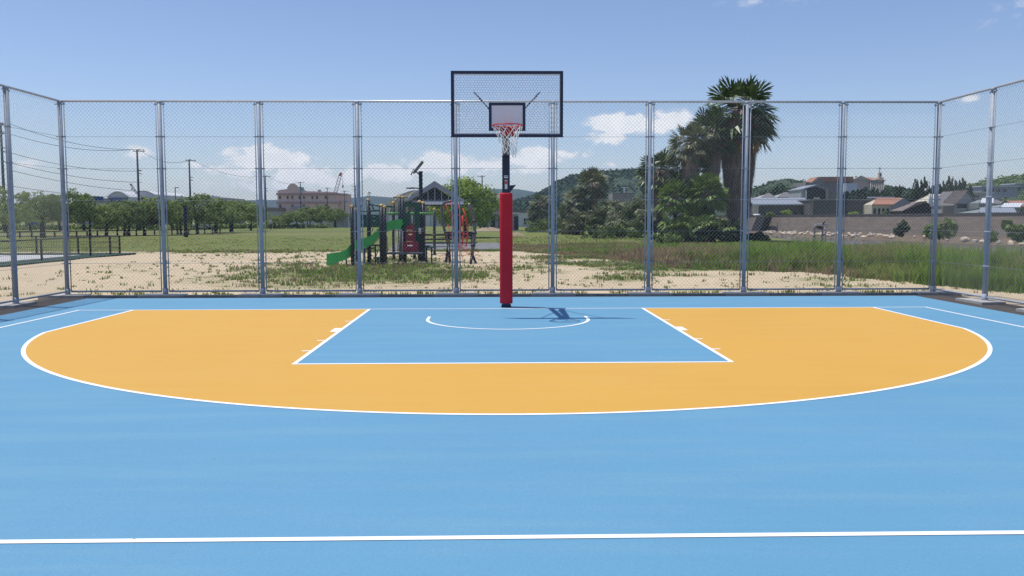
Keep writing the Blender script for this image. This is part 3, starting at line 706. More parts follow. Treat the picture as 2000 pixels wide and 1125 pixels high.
# ------------------------------------------------------------ fan palms
def fan_leaf(b, base, dirv, lp, R, n, droop, r_, upv=None, mpet=1):
    d = dirv.normalized(); up = Vector((0, 0, 1)); s = d.cross(up)
    if s.length < 0.05: s = Vector((r_.uniform(-1, 1), r_.uniform(-1, 1), 0))
    s.normalize(); nrm = s.cross(d).normalized()
    roll = r_.uniform(-0.5, 0.5); s = (Matrix.Rotation(roll, 3, d) @ s); nrm = s.cross(d).normalized()
    h = base + d * lp - Vector((0, 0, droop * lp * 0.25))
    b.mi = mpet; w = s * 0.02 * (R + 0.3)
    b.quad(base - w, base + w, h + w * 0.7, h - w * 0.7); b.mi = 0
    for k in range(n):
        a = radians(-105 + 210 * (k + 0.5) / n); l = R * (0.72 + 0.28 * cos(a * 0.8)) * r_.uniform(0.9, 1.08)
        q = (d * cos(a) + s * sin(a)).normalized(); sd = (s * cos(a) - d * sin(a))
        wd = l * 0.145 * (24 / n) ** 0.6
        m = h + q * l * 0.60 + nrm * (0.06 * l * (1 if k % 2 else -1)) - Vector((0, 0, droop * l * 0.12))
        tip = h + q * l - Vector((0, 0, droop * l * (0.42 + 0.25 * r_.random())))
        b.quad(h, m - sd * wd * 0.5, tip, m + sd * wd * 0.5)
def palm(label, loc, hgt, tr, R, nleaf, skirt_len, skirt_r, seed, fm='frond', group='fan palms on the river bank', lp=None, low=-0.75, orange=False, cat='palm tree'):
    r_ = random.Random(seed); root = empty('fan_palm', loc, 0, label, cat, group); lp = lp or R * 0.9
    b = MB(); lean = (r_.uniform(-0.02, 0.02) * hgt, 0)
    n = 8; pts = [(lean[0] * (k / n) ** 2, 0, -0.1 + (hgt + 0.1) * k / n) for k in range(n + 1)]
    b.tube(pts, [tr * (1.35 - 0.5 * min(1, k / 2.5)) for k in range(n + 1)], 12); b.build('trunk', 'palm_trunk', root, True, fix=False)
    top = Vector((lean[0], 0, hgt)); b = MB()
    for i in range(nleaf):
        e = math.asin(max(-1, min(1, low + (0.995 - low) * ((i + 0.5) / nleaf)))); a = i * 2.39996 + r_.uniform(-0.25, 0.25)
        dv = Vector((cos(a) * cos(e), sin(a) * cos(e), sin(e)))
        dr = 0.10 + 0.62 * (1 - max(0, sin(e))) * r_.uniform(0.7, 1.2)
        bs = top + Vector((cos(a), sin(a), 0)) * tr * 0.7 + Vector((0, 0, -0.5 * R * (1 - (i + 0.5) / nleaf)))
        fan_leaf(b, bs, dv, lp * r_.uniform(0.8, 1.1), R * r_.uniform(0.8, 1.08), 18, dr, r_)
    b.build('fronds', [fm, 'petiole'], root, fix=False)
    if skirt_len > 0:
        b = MB(); ns = int(150 * skirt_len * max(0.5, skirt_r))
        for i in range(ns):
            a = r_.uniform(0, 2 * pi); z = hgt - skirt_len * r_.random() ** 0.8; f = (hgt - z) / skirt_len
            rr = tr + (skirt_r - tr) * (1 - f) ** 0.7 * r_.uniform(0.75, 1.1) + 0.05
            p0 = Vector((cos(a) * tr * 0.9, sin(a) * tr * 0.9, z + 0.35)); p1 = Vector((cos(a) * rr, sin(a) * rr, z - r_.uniform(0.0, 0.4)))
            l = R * r_.uniform(0.5, 0.95); p2 = p1 + Vector((cos(a) * 0.12 * r_.uniform(-1, 1.3), sin(a) * 0.12 * r_.uniform(-1, 1.3), -l))
            sd = Vector((-sin(a), cos(a), 0)) * R * r_.uniform(0.05, 0.13)
            b.quad(p0 - sd * 0.2, p0 + sd * 0.2, p1 + sd * 0.5, p1 - sd * 0.5)
            for q in (-1.0, -0.3, 0.4, 1.0):
                t_ = p2 + sd * q * 1.7 + Vector((0, 0, r_.uniform(-0.1, 0.25) * R)); b.tri(p1 + sd * (q - 0.35), p1 + sd * (q + 0.35), t_)
        b.build('dead_fronds', 'dead_frond', root, fix=False)
        if orange:
            b = MB()
            for i in range(60):
                a = r_.uniform(0, 2 * pi); z = hgt - r_.uniform(0.5, 1.7); rr = tr + r_.uniform(0.3, 0.9)
                fan_leaf(b, Vector((cos(a) * tr, sin(a) * tr, z + 0.3)), Vector((cos(a), sin(a), -1.2)), rr, 0.5 * R, 8, 1.2, r_, mpet=0)
            b.build('dry_leaves', 'dead_orange', root, fix=False)
    return root
def pp(px, d): c = P(px, 428, d + CAM.y); return (c.x, c.y, -0.05)
def zz_(py, d): return CAM.z + (428 - py) * d / FPX
D0 = 61.0
palm('tallest fan palm with thick grey skirt of dead fronds, rising above the fence', pp(1440, D0), zz_(215, D0), 0.5, 1.5, 46, 6.8, 1.35, 11, orange=True, low=-0.62, lp=1.35)
palm('second tallest fan palm leaning left against the tallest one', pp(1388, D0 - 1), zz_(262, D0), 0.3, 1.0, 40, 3.4, 0.7, 12, lp=0.95, low=-0.6, fm='frond')
palm('fan palm with bleached frond stalks on the left side of the tall palm group', pp(1347, D0 - 2), zz_(283, D0), 0.28, 0.9, 38, 2.6, 0.6, 18, lp=0.85, low=-0.6, fm='frond_dusty')
palm('shorter fan palm on the left end of the tall palm group, behind the fence post', pp(1288, D0 + 1), zz_(334, D0), 0.28, 1.0, 40, 2.2, 0.6, 13, lp=0.95, low=-0.6, fm='frond')
palm('bright green young fan palm at the foot of the tallest palm', pp(1380, D0 - 3.5), zz_(372, D0 - 3.5), 0.2, 0.85, 46, 0.8, 0.4, 14, fm='frond_bright', lp=0.7, low=-0.5)
palm('young bright fan palm lower left in the tall palm group', pp(1318, D0 - 3), zz_(382, D0 - 3), 0.18, 0.8, 42, 0.6, 0.4, 15, fm='frond_bright', lp=0.65, low=-0.5)
palm('fan palm with dark drooping fronds below the second tallest one', pp(1356, D0 - 1.2), zz_(340, D0 - 1), 0.22, 0.85, 36, 1.8, 0.6, 19, fm='frond', lp=0.75, low=-0.8)
palm('low fan palm close to the ground between the young bright palms', pp(1362, D0 - 3.5), zz_(424, D0 - 3), 0.18, 0.8, 40, 0.5, 0.4, 20, fm='frond_bright', lp=0.6, low=-0.5)
D1 = 88.0
palm('fan palm with dense round head standing before the green hill', pp(1157, D1), zz_(358, D1), 0.3, 1.0, 46, 1.8, 0.6, 16, fm='frond_dusty', lp=0.9, low=-0.6)
palm('fan palm with a sandy tint left below the dense headed one', pp(1128, D1), zz_(388, D1), 0.25, 0.85, 40, 1.2, 0.5, 17, fm='frond_dusty', lp=0.7, low=-0.7)
palm('dusty fan palm low beside the fence post, left of the thicket', pp(1112, D1 + 2), zz_(412, D1), 0.25, 0.8, 36, 0.8, 0.5, 22, fm='frond_dusty', lp=0.65, low=-0.7)
D2 = 108.0
palm('small bushy fan palm just right of the red padded post', pp(1058, D2), zz_(398, D2), 0.25, 0.85, 44, 1.2, 0.5, 21, fm='frond_dusty', lp=0.7, low=-0.8)
palm('squat fan palm left of the bushy one near the parked red car', pp(1044, D2 + 1), zz_(418, D2), 0.2, 0.75, 34, 0.6, 0.5, 23, fm='frond_dusty', lp=0.6, low=-0.8)
palm('squat fan palm half hidden behind the fence post between two thickets', pp(1080, D2 + 1), zz_(422, D2), 0.2, 0.7, 30, 0.6, 0.5, 24, fm='frond_dusty', lp=0.55, low=-0.8)

# ------------------------------------------------------------ shrubs
def shrub(label, px, d, hw, pt, pb, m, seed, fans=0, group='shrubs on the river bank', name='shrub', dn=1.0, fm='frond_dusty', leaf=0.16):
    r_ = random.Random(seed); c = P(px, 428, d + CAM.y); h = CAM.z + (428 - pt) * d / FPX; w = hw * d / FPX
    root = empty(name, (c.x, c.y, H(c.x, c.y)), 0, label, 'bush', group); b = MB(); zb = H(c.x, c.y)
    h -= zb
    n = int(26 * dn * max(1, w))
    for i in range(n):
        a = r_.uniform(0, 2 * pi); k = sqrt(r_.random()); x = cos(a) * w * k; y = sin(a) * w * 0.7 * k
        ht = h * (1 - 0.55 * k * k) * r_.uniform(0.35, 0.95)
        s = min(w, h) * r_.uniform(0.14, 0.26)
        leaf_cloud(b, (x, y, max(s * 0.5, ht - s * 0.6)), s * 1.2, s * 1.2, s * 0.8, 46, leaf * r_.uniform(0.8, 1.2), r_, inner=0.2)
    b.build('foliage', m, root, fix=False)
    b = MB()
    for i in range(6):
        a = r_.uniform(0, 6.28); b.tube([(cos(a) * 0.1, sin(a) * 0.1, -0.05), (cos(a) * w * 0.3, sin(a) * w * 0.2, h * 0.35), (cos(a) * w * 0.6, sin(a) * w * 0.4, h * 0.65)], [0.05, 0.035, 0.015], 5)
    b.build('stem', 'bark', root, fix=False)
    if fans:
        b = MB()
        for i in range(fans):
            a = r_.uniform(0, 2 * pi); k = sqrt(r_.random()) * 0.9; x = cos(a) * w * k; y = sin(a) * w * 0.7 * k
            ht = h * (1 - 0.5 * k * k) * r_.uniform(0.3, 0.9); dv = Vector((r_.uniform(-1, 1), r_.uniform(-1.3, 0.6), r_.uniform(-0.1, 1.2)))
            fan_leaf(b, Vector((x, y, ht)), dv, 0.45, 0.75, 12, 0.7, r_)
        b.build('fan_leaves', [fm, 'petiole'], root, fix=False)
    return root
shrub('tangled shrub with fan leaves right of the round-headed palm', 1195, 84, 48, 388, 452, 'leaf_shrub', 31, 110)
shrub('tangled shrub under the reddish far building, middle of the thicket', 1240, 78, 44, 382, 456, 'leaf_shrub', 32, 80)
shrub('wide dry shrub at the foot of the round-headed palm', 1140, 86, 40, 412, 456, 'leaf_shrub_dry', 33, 80)
shrub('green shrub touching the left end of the tall palm group', 1275, 66, 34, 400, 462, 'leaf_shrub', 34, 40)
shrub('low green bush spilling in front of the thicket', 1215, 72, 44, 425, 464, 'leaf_shrub', 35, 20)
shrub('shrub filling the foot of the palms left of the trunk', 1335, 57, 46, 415, 470, 'leaf_shrub', 36, 36, fm='frond_bright')
shrub('dark shrub at the foot of the bright young palm', 1385, 56, 40, 420, 474, 'leaf_dark', 37, 20, fm='frond_bright')
shrub('bush hugging the base of the tallest palm trunk', 1430, 58, 34, 432, 476, 'leaf_dark', 38, 10)
shrub('low shrub around the small palms near the red post', 1070, 104, 44, 425, 450, 'leaf_shrub', 39, 20)
shrub('small weedy bush under the palms beside the fence post', 1100, 90, 26, 432, 456, 'leaf_shrub', 45, 10)
shrub('dark low bush growing on the water edge right of the tallest palm', 1482, 62, 22, 452, 478, 'leaf_dark', 46, 0)
shrub('weedy bush in the grass in front of the palms', 1300, 50, 34, 452, 480, 'leaf_shrub', 47, 0, dn=0.7, leaf=0.1)
shrub('weedy bush leaning on the left thicket edge', 1170, 70, 30, 442, 464, 'leaf_shrub', 48, 0, dn=0.7, leaf=0.1)

# ------------------------------------------------------------ tall grass and tufts (uncountable)
def blades(name, label, pts, m, cat='grass'):
    b = MB()
    for (x, y, h, sp, n, r_) in pts:
        zb = H(x, y)
        for _ in range(n):
            a = r_.uniform(0, 2 * pi); o = r_.random() ** 0.7 * sp; bx, by = x + cos(a) * o, y + sin(a) * o
            l = h * r_.uniform(0.55, 1.15); t_ = r_.uniform(0, 2 * pi); ln = l * r_.uniform(0.1, 0.85)
            w = 0.006 + 0.007 * r_.random(); w *= (1 + 0.03 * y) * (1.3 if h > 0.3 else 1)
            ux, uy = cos(t_ + 1.57) * w, sin(t_ + 1.57) * w
            mx_, my_ = bx + cos(t_) * ln * 0.35, by + sin(t_) * ln * 0.35; tx_, ty_ = bx + cos(t_) * ln, by + sin(t_) * ln
            n0 = len(b.v); b.v += [(bx - ux, by - uy, zb - 0.02), (bx + ux, by + uy, zb - 0.02), (mx_ + ux * .8, my_ + uy * .8, zb + l * 0.6), (mx_ - ux * .8, my_ - uy * .8, zb + l * 0.6), (tx_, ty_, zb + l)]
            b.f += [(n0, n0 + 1, n0 + 2, n0 + 3), (n0 + 3, n0 + 2, n0 + 4)]; b.m += [0, 0]
    return tag(b.build(name, m, fix=False), label=label, cat=cat, kind='stuff')
r_ = random.Random(99); A = []; Bd = []; C = []
for i in range(26000):
    y = 3.0 + 37 * r_.random() ** 1.25; x = r_.uniform(-2, 22)
    if x > Xb(y) + 3 or x < tallx(y) - 0.7 or y > 40: continue
    if x < 9.3 and y < 2.9: continue
    edge = min(1.0, (x - tallx(y) + 0.7) / 2.2)
    n = noise.noise(Vector((x * 0.45, y * 0.4, 5))); n2 = noise.noise(Vector((x * 0.25, y * 0.2, 15)))
    hh = (0.24 + 0.50 * edge + 0.50 * n + 0.35 * noise.noise(Vector((x * 1.5, y * 1.3, 7)))) * (1.0 if x > 7 else 0.22 + 0.78 * smoothstep(0, 8, x))
    hh *= interp(y, [6, 12, 18, 26, 34, 40], [1.0, 0.86, 0.66, 0.42, 0.26, 0.2])
    hh = max(0.05, hh)
    dry = n2 * 0.9 + (0.25 if edge < 0.5 else -0.1) + (0.26 if y > 9 and x < 12.5 else -0.05)
    tgt = Bd if dry + r_.uniform(-0.35, 0.35) > 0.22 else (C if n > 0.12 else A)
    if noise.noise(Vector((x * 0.7, y * 0.55, 61))) < -0.2 and r_.random() < 0.8: continue
    tgt.append((x, y, hh, 0.16, 9 if y < 18 else 7, r_))
for i in range(5200):
    y = r_.uniform(-6, 3.0); x = r_.uniform(11.2, 16); nn_ = noise.noise(Vector((x * 0.45, y * 0.4, 5)))
    if x < 11.6 + nn_: continue
    (C if nn_ > 0 else A).append((x, y, 0.5 + 0.4 * min(1, (x - 11) / 2) + 0.2 * nn_, 0.16, 7, r_))
for i in range(20000):     # the weeds in the sand
    y = 3.0 + 26 * r_.random(); x = r_.uniform(-22, 11)
    c = cover(x, y)
    if c < 0.42 + 0.35 * r_.random() or x > tallx(y): continue
    if x < -17 and y > 10: continue
    hh = 0.035 + 0.095 * min(1, c) * r_.uniform(0.4, 1.4)
    if noise.noise(Vector((x * 1.1, y * 0.8, 41))) < -0.12 and r_.random() < 0.75: continue
    (Bd if r_.random() < 0.36 else (A if r_.random() < 0.55 else C)).append((x, y, hh, 0.12, 6, r_))
for i in range(900):       # single scattered weeds on open sand
    y = 3.0 + 22 * r_.random() ** 1.3; x = r_.uniform(-14, 11)
    A.append((x, y, r_.uniform(0.03, 0.10), 0.10, 7, r_))
for i in range(300):
    x = r_.uniform(-9, 9.4); A.append((x, r_.uniform(2.95, 3.6), r_.uniform(0.03, 0.12), 0.08, 6, r_))
for i in range(3500):      # the far lawn's uneven blades
    y = 28 + 34 * r_.random() ** 1.4; x = r_.uniform(-36, 20)
    if x < -17 and y < 25.8: continue
    if -10 < x < 3 and 28 < y < 45 and r_.random() < 0.4: continue
    n = noise.noise(Vector((x * 0.2, y * 0.15, 25)))
    hh = 0.025 + 0.03 * r_.random() + (0.10 * r_.random() if x > 0 else 0)
    (Bd if n > 0.15 else A).append((x, y, hh, 0.4, 5, r_))
blades('green_grass', 'olive green grass and weeds growing behind the fence', A, 'grass_blade')
blades('dry_grass', 'straw coloured dry grass mixed into the verge', Bd, 'grass_dry')
blades('bright_grass', 'fresh bright green rank grass on the right bank', C, 'grass_bright')
for i, (px, py) in enumerate(((1919, 522), (1923, 541), (1953, 536), (1926, 519), (1908, 518))):
    g = P(px, py, 4.6 + i * 0.25); root = empty('orange_flower', (g.x, g.y, -0.03), 0, ['orange poppy in the tall grass left of the right side post, top of its cluster', 'lowest orange poppy in the grass left of the right side post', 'single orange poppy right of the right side post', 'small orange poppy touching the side post on its left', 'small orange poppy leftmost in the tall grass'][i], 'flower', 'orange flowers in the tall grass')
    b = MB(); b.tube([(0, 0, -0.02), (0.02, 0, g.z)], 0.004, 5); b.build('stem', 'grass_blade', root)
    b = MB()
    for k in range(6):
        a = k * pi / 3; b.quad((0.02, 0, g.z), (0.02 + 0.03 * cos(a - .5), 0.03 * sin(a - .5), g.z + 0.02), (0.02 + 0.05 * cos(a), 0.05 * sin(a), g.z + 0.025), (0.02 + 0.03 * cos(a + .5), 0.03 * sin(a + .5), g.z + 0.02))
    b.build('petals', 'flower_orange', root, fix=False)

# ------------------------------------------------------------ playground
PL = 0.0
play = empty('play_structure', (P(760, 428, 16.2).x, 16.2, -0.03), 0, 'playground climbing structure with green slide, dark posts and red panels', 'play structure')
PO = play.location.copy()
def rel(v): return Vector(v) - PO
def dY(py_base): return G(1000, py_base).y
posts = [(687, 405, 516), (694, 410, 509), (719, 392, 515), (745, 403, 515), (751, 406, 515.5), (768, 398, 507), (780, 386, 509), (786, 387, 508), (790, 439, 513), (809, 439, 505), (819, 396, 509), (826, 398, 509), (848, 410, 497), (721, 407, 508)]
for px, pt, pb in posts:
    y = dY(pb); t_ = rel(P(px, pt, y)); b_ = rel(P(px, pb, y)); r = 0.062 if px not in (745, 819, 826) else 0.085
    b = MB(); b.tube([(t_.x, t_.y, 0.0), (t_.x, t_.y, t_.z)], r, 10); b.tube([(t_.x, t_.y, 0.0), (t_.x, t_.y, 0.05)], r * 1.5, 10)
    p = b.build('post', 'black_metal', play, True)
    b = MB(); b.tube([(t_.x, t_.y, t_.z), (t_.x, t_.y, t_.z + 0.05), (t_.x, t_.y, t_.z + 0.09)], [r * 1.1, r * 0.95, r * 0.4], 10); b.build('post_cap', 'cap_yellow', p, True)
# slide: a curved trough from the deck to the ground
sp = [(785, 430, 15.8), (768, 432, 15.8), (752, 438, 15.7), (741, 448, 15.7), (728, 460, 15.6), (716, 466, 15.5), (702, 469, 15.4), (690, 476, 15.4), (680, 487, 15.3), (668, 493, 15.3), (655, 495, 15.3), (641, 497, 15.3)]
pts = [rel(P(a, c, d_)) for a, c, d_ in sp]; b = MB(); w = 0.30
def cr_(p0, p1, p2, p3, t): return 0.5 * ((2 * p1) + (-p0 + p2) * t + (2 * p0 - 5 * p1 + 4 * p2 - p3) * t * t + (-p0 + 3 * p1 - 3 * p2 + p3) * t ** 3)
sm = []
for i in range(len(pts) - 1):
    for k in range(4): sm.append(cr_(pts[max(0, i - 1)], pts[i], pts[i + 1], pts[min(len(pts) - 1, i + 2)], k / 4))
sm.append(pts[-1])
sec = [(-w, 0.0), (-w, 0.03), (-w + 0.05, 0.03), (-w + 0.06, -0.20), (w - 0.06, -0.20), (w - 0.05, 0.03), (w, 0.03), (w, -0.30), (-w, -0.30)]
for i in range(len(sm) - 1):
    for k in range(len(sec)):
        q0, q1 = sec[k], sec[(k + 1) % len(sec)]
        A_, B_ = sm[i], sm[i + 1]
        b.quad(A_ + Vector((0, q0[0], q0[1])), A_ + Vector((0, q1[0], q1[1])), B_ + Vector((0, q1[0], q1[1])), B_ + Vector((0, q0[0], q0[1])))
b.poly([sm[-1] + Vector((0, q[0], q[1])) for q in sec]); b.build('slide', 'green_plastic', play)
b = MB(); e = sm[-1]; b.box((e.x + 0.15, e.y, e.z / 2 - 0.12), (0.35, 0.5, max(0.05, e.z - 0.25))); 
b.build('slide_foot', 'green_plastic', play)
# decks
def pbox(name, m, pxl, pxr, pyt, pyb, y0, y1, parent=play):
    yy = (y0); a = rel(P(pxl, pyt, yy)); c = rel(P(pxr, pyb, yy)); b = MB(); b.b2(a.x, c.x, y0 - PO.y, y1 - PO.y, c.z, a.z); return b.build(name, m, parent)
pbox('deck', 'deck_grey', 780, 826, 445, 449, 15.9, 17.2)
pbox('deck', 'deck_grey', 755, 822, 494, 497, 15.3, 16.4)
# tower panels with cut-outs
def panel(pxl, pxr, pyt, pyb, y, m, holes=()):
    a = rel(P(pxl, pyt, y)); c = rel(P(pxr, pyb, y)); b = MB(); n = 14; mm = 16
    for i in range(n):
        for j in range(mm):
            u = (i + .5) / n; v = (j + .5) / mm
            if any(((u - hu) / ru) ** 2 + ((v - hv) / rv) ** 2 < 1 for hu, hv, ru, rv in holes): continue
            x0_ = a.x + (c.x - a.x) * i / n; x1_ = a.x + (c.x - a.x) * (i + 1) / n; zt = a.z + (c.z - a.z) * j / mm; zb_ = a.z + (c.z - a.z) * (j + 1) / mm
            b.quad((x0_, a.y, zt), (x1_, a.y, zt), (x1_, a.y, zb_), (x0_, a.y, zb_))
    o = b.build('panel', m, play, fix=False); md = o.modifiers.new('thick', 'SOLIDIFY'); md.thickness = 0.03; return o
panel(788, 801, 394, 446, 16.0, 'dark_green_panel', [(0.5, 0.3, 0.3, 0.12)])
panel(809, 820, 396, 446, 15.95, 'dark_green_panel', [])
panel(801, 809, 396, 404, 15.97, 'dark_green_panel')
panel(801, 809, 404, 440, 17.1, 'arch_metal', [(0.5, 0.5, 0.2, 0.45)])
panel(812, 829, 446, 494, 16.9, 'dark_green_panel', [])
panel(820, 830, 425, 500, 16.4, 'black_metal', [])
for a_, c_ in ((692, 717), (724, 745)): panel(a_, c_, 419, 443, 15.9, 'teal_metal', [(0.3, 0.35, 0.14, 0.2), (0.72, 0.62, 0.14, 0.2)])
panel(697, 743, 424, 444, 16.8, 'dark_green_panel', [(0.2, 0.5, 0.08, 0.28), (0.5, 0.45, 0.09, 0.28), (0.8, 0.5, 0.08, 0.28)])
for (a_, c_, t_, d_, y) in ((794, 809, 440, 449, 15.7), (793, 810, 450, 471, 15.6), (787, 817, 472, 492, 15.4)):
    panel(a_, c_, t_, d_, y, 'crimson_panel', [(0.5, 0.38, 0.22, 0.07)] if d_ > 460 else [])
# rails
def rail(pl, r, m, y, name='rail', yy=None):
    b = MB(); b.tube([rel(P(a, c, y if yy is None else y + (yy - y) * i / (len(pl) - 1))) for i, (a, c) in enumerate(pl)], r, 8); return b.build(name, m, play, True)
rail([(753, 416.5), (780, 416.5)], 0.035, 'lime_pipe', 16.6); rail([(800, 416.5), (848, 416.5)], 0.035, 'lime_pipe', 16.8)
rail([(722, 398), (740, 402), (768, 404)], 0.035, 'teal_metal', 15.9); rail([(690, 412), (720, 412), (745, 411)], 0.035, 'teal_metal', 15.7)
rail([(722, 398), (728, 404), (730, 411)], 0.025, 'teal_metal', 15.9)
rail([(771, 492), (771, 452), (773, 448.5), (783, 448.5), (786, 452), (786, 492)], 0.022, 'handrail', 15.5, 'handrail')
rail([(776, 492), (776, 450)], 0.016, 'handrail', 15.5, 'handrail'); rail([(781, 492), (781, 450)], 0.016, 'handrail', 15.5, 'handrail')
rail([(756, 462), (757, 494)], 0.016, 'handrail', 15.6, 'handrail')
rail([(831, 459), (870, 459)], 0.03, 'black_metal', 17.0); rail([(831, 486), (848, 487)], 0.03, 'handrail', 16.8)
# stepping pads
for (a_, c_, y) in ((676, 493, 15.7), (689, 500, 15.5), (738, 505, 15.4), (733, 480, 16.0), (722, 486, 15.9), (712, 487, 16.4), (833, 482, 16.6), (843, 484, 16.4)):
    p = rel(P(a_, c_, y)); b = MB(); b.tube([(p.x, p.y, p.z), (p.x, p.y, p.z + 0.05)], 0.17, 12); b.tube([(p.x, p.y, 0), (p.x, p.y, p.z)], 0.03, 6); b.build('stepping_pad', 'teal_metal', play, True)
for (a_, c_, d_, e_) in ((730, 440, 727, 452), (737, 440, 737, 462), (741, 480, 735, 500), (745, 470, 757, 505)):
    b = MB(); b.tube([rel(P(a_, c_, 16.4)), rel(P(d_, e_, 16.2))], 0.014, 6); b.build('chain', 'black_metal', play, True)
p = rel(P(820, 451, 15.85)); b = MB(); b.box((p.x, p.y, p.z), (0.09, 0.01, 0.20)); o = b.build('notice', 'sticker_white', play)
b = MB(); b.box((p.x, p.y - 0.007, p.z - 0.05), (0.05, 0.004, 0.05)); b.build('print', 'sticker_red', o)
# arched rope climber
b = MB(); ap = [(826, 393, 16.6), (850, 381, 16.4), (880, 379, 16.2), (904, 386, 16.1), (915, 398, 16.0), (922, 413, 15.9), (926, 430, 15.85), (927, 448, 15.8), (925, 470, 15.75), (922, 497, 15.7)]
q = [rel(P(*a)) for a in ap]; sm2 = []
for i in range(len(q) - 1):
    for k in range(4): sm2.append(cr_(q[max(0, i - 1)], q[i], q[i + 1], q[min(len(q) - 1, i + 2)], k / 4))
sm2.append(q[-1]); b.tube(sm2[16:], 0.065, 10); b.build('arch_pipe', 'arch_metal', play, True)
for k in (24, 29, 33):
    b = MB(); c0 = sm2[k]; c1 = sm2[k + 1]; b.tube([c0, c0 + (c1 - c0).normalized() * 0.09], 0.085, 10); b.build('clamp', 'black_metal', play, True)
for (a_, c_, y) in ((919, 514, 15.4), (930, 513, 16.1)):
    b = MB(); e = rel(P(a_, c_, y)); b.tube([sm2[-1], (e.x, e.y, 0)], 0.05, 8); b.build('leg', 'black_metal', play, True)
for (a_, c_, y) in ((871, 497, 17.0), (879, 498, 16.3)):
    b = MB(); e = rel(P(a_, c_, y)); tp = rel(P(876, 478, 16.6)); b.tube([tp, (e.x, e.y, 0)], 0.05, 8); b.build('leg', 'black_metal', play, True)
b = MB(); b.tube([rel(P(876, 480, 16.6)), rel(P(866, 440, 16.8)), rel(P(862, 405, 16.9)), rel(P(868, 396, 16.9)), rel(P(884, 392, 16.6))], 0.05, 8); b.build('arch_pipe', 'arch_metal', play, True)
ropes = [[(904, 407), (910, 425), (914, 443), (913, 464), (910, 482)], [(903, 421), (905, 440), (905, 458), (903, 478)], [(896, 400), (900, 430), (900, 455), (896, 476)], [(880, 395), (885, 420), (886, 445), (884, 470)], [(874, 438), (880, 455), (890, 470), (897, 482)], [(870, 398), (876, 415), (888, 440)], [(915, 440), (908, 430), (896, 420), (884, 416)]]
for i, rp in enumerate(ropes):
    b = MB(); pts = [rel(P(a, c, 15.9 + 0.12 * i)) for a, c in rp]; b.tube(pts, 0.026 if i < 2 else 0.015, 6); b.build('rope', 'rope_red', play, True)
for (a_, c_, d_, e_) in ((904, 466, 913, 465), (903, 474, 912, 473), (896, 478, 910, 480), (904, 457, 914, 456), (884, 470, 897, 476), (878, 452, 905, 455), (880, 463, 900, 466)):
    b = MB(); b.tube([rel(P(a_, c_, 15.9)), rel(P(d_, e_, 15.95))], 0.012, 6); b.build('rope', 'rope_red', play, True)
# ground net
b = MB(); cen = rel(P(898, 480, 16.0))
for a_, c_ in ((858, 508), (872, 506), (885, 509), (905, 510), (925, 505), (940, 508), (935, 492), (860, 500)):
    e = rel(G(a_, c_)); b.tube([cen, cen * 0.4 + e * 0.6 - Vector((0, 0, 0.05)), (e.x, e.y, 0.02)], 0.010, 5)
for f_ in (0.35, 0.65):
    ring = [cen * (1 - f_) + rel(G(a_, c_)) * f_ for a_, c_ in ((858, 508), (872, 506), (885, 509), (905, 510), (925, 505), (940, 508))]
    b.tube(ring, 0.010, 5)
b.build('rope_net', 'rope_red', play, True)

# solar lamp behind the structure
def solar_lamp(px, d, ztop, label, w, rz, panel_dz=0.0, name='solar_lamp', tilt=-0.9, pole_r=0.09):
    c = P(px, 428, d + CAM.y); root = empty(name, (c.x, c.y, -0.03), rz, label, 'lamp post', 'solar lamp posts in the park')
    b = MB(); b.tube([(0, 0, 0), (0, 0, ztop)], pole_r, 12); b.tube([(0, 0, 0), (0, 0, 0.5)], pole_r * 1.25, 12); b.tube([(0, 0, ztop - 0.02), (0, 0, ztop + 0.05)], pole_r * 1.15, 12); b.build('pole', 'black_metal', root, True)
    b = MB(); b.tube([(0, 0, ztop - 0.15), (-0.35, 0, ztop + 0.15), (-0.45, 0, ztop + 0.25 + panel_dz)], 0.03, 8); b.tube([(0, 0, ztop - 0.75), (-0.45, 0, ztop - 0.72)], 0.03, 8); b.build('arm', 'black_metal', root, True)
    b = MB(); b.box((-0.10, 0, ztop + 0.62 + panel_dz), (w, 0.9, 0.04), ry=tilt); o = b.build('solar_panel', 'solar_glass', root)
    b = MB(); b.box((-0.135, 0, ztop + 0.60 + panel_dz), (w * 1.03, 0.93, 0.02), ry=tilt); b.build('panel_frame', 'handrail', o)
    b = MB(); b.box((-0.5, 0, ztop - 0.74), (0.35, 0.14, 0.06)); b.build('lamp_head', 'black_metal', root)
    return root
d = 41.0
solar_lamp(822.5, d, CAM.z + (428 - 337) * d / FPX, 'tall black lamp post with a steeply tilted solar panel above the playground', 0.68, 0, -0.38)
d = 80.0
solar_lamp(362, d, CAM.z + (428 - 402) * d / FPX, 'short thick black lamp post with flat dark head before the left trees', 0.9, 0.3, 0, tilt=-0.25, pole_r=0.16)

# ------------------------------------------------------------ park shelter
d = 56.0; Y0 = d + CAM.y; Yb = Y0 + 4.5
ax = P(849, 354, Y0); le = P(793, 393, Y0); re_ = P(905, 388, Y0); ez = (le.z + re_.z) / 2
sh = empty('park_shelter', (ax.x, Y0, -0.03), 0, 'open park shelter with grey gable roof, lattice gable and white gutter', 'shelter')
hw = (re_.x - le.x) / 2; az_ = ax.z
def sroof(m, nm, o0, o1, dz):
    b = MB()
    for s in (-1, 1):
        b.prism([(0, az_ + dz), (s * hw, ez + dz), (s * hw, ez + dz - 0.10), (0, az_ + dz - 0.10)], 'y', o0, o1)
    return b.build(nm, m, sh)
sroof('roof_tile_dark', 'roof', 0.0, 4.8, 0.02)
b = MB()
for s in (-1, 1): b.prism([(0, az_ + 0.05), (s * (hw + 0.05), ez + 0.02), (s * (hw + 0.05), ez - 0.16), (0, az_ - 0.34)], 'y', -0.12, -0.02)
b.build('bargeboard', 'shelter_grey', sh)
b = MB(); bw = hw * 0.62
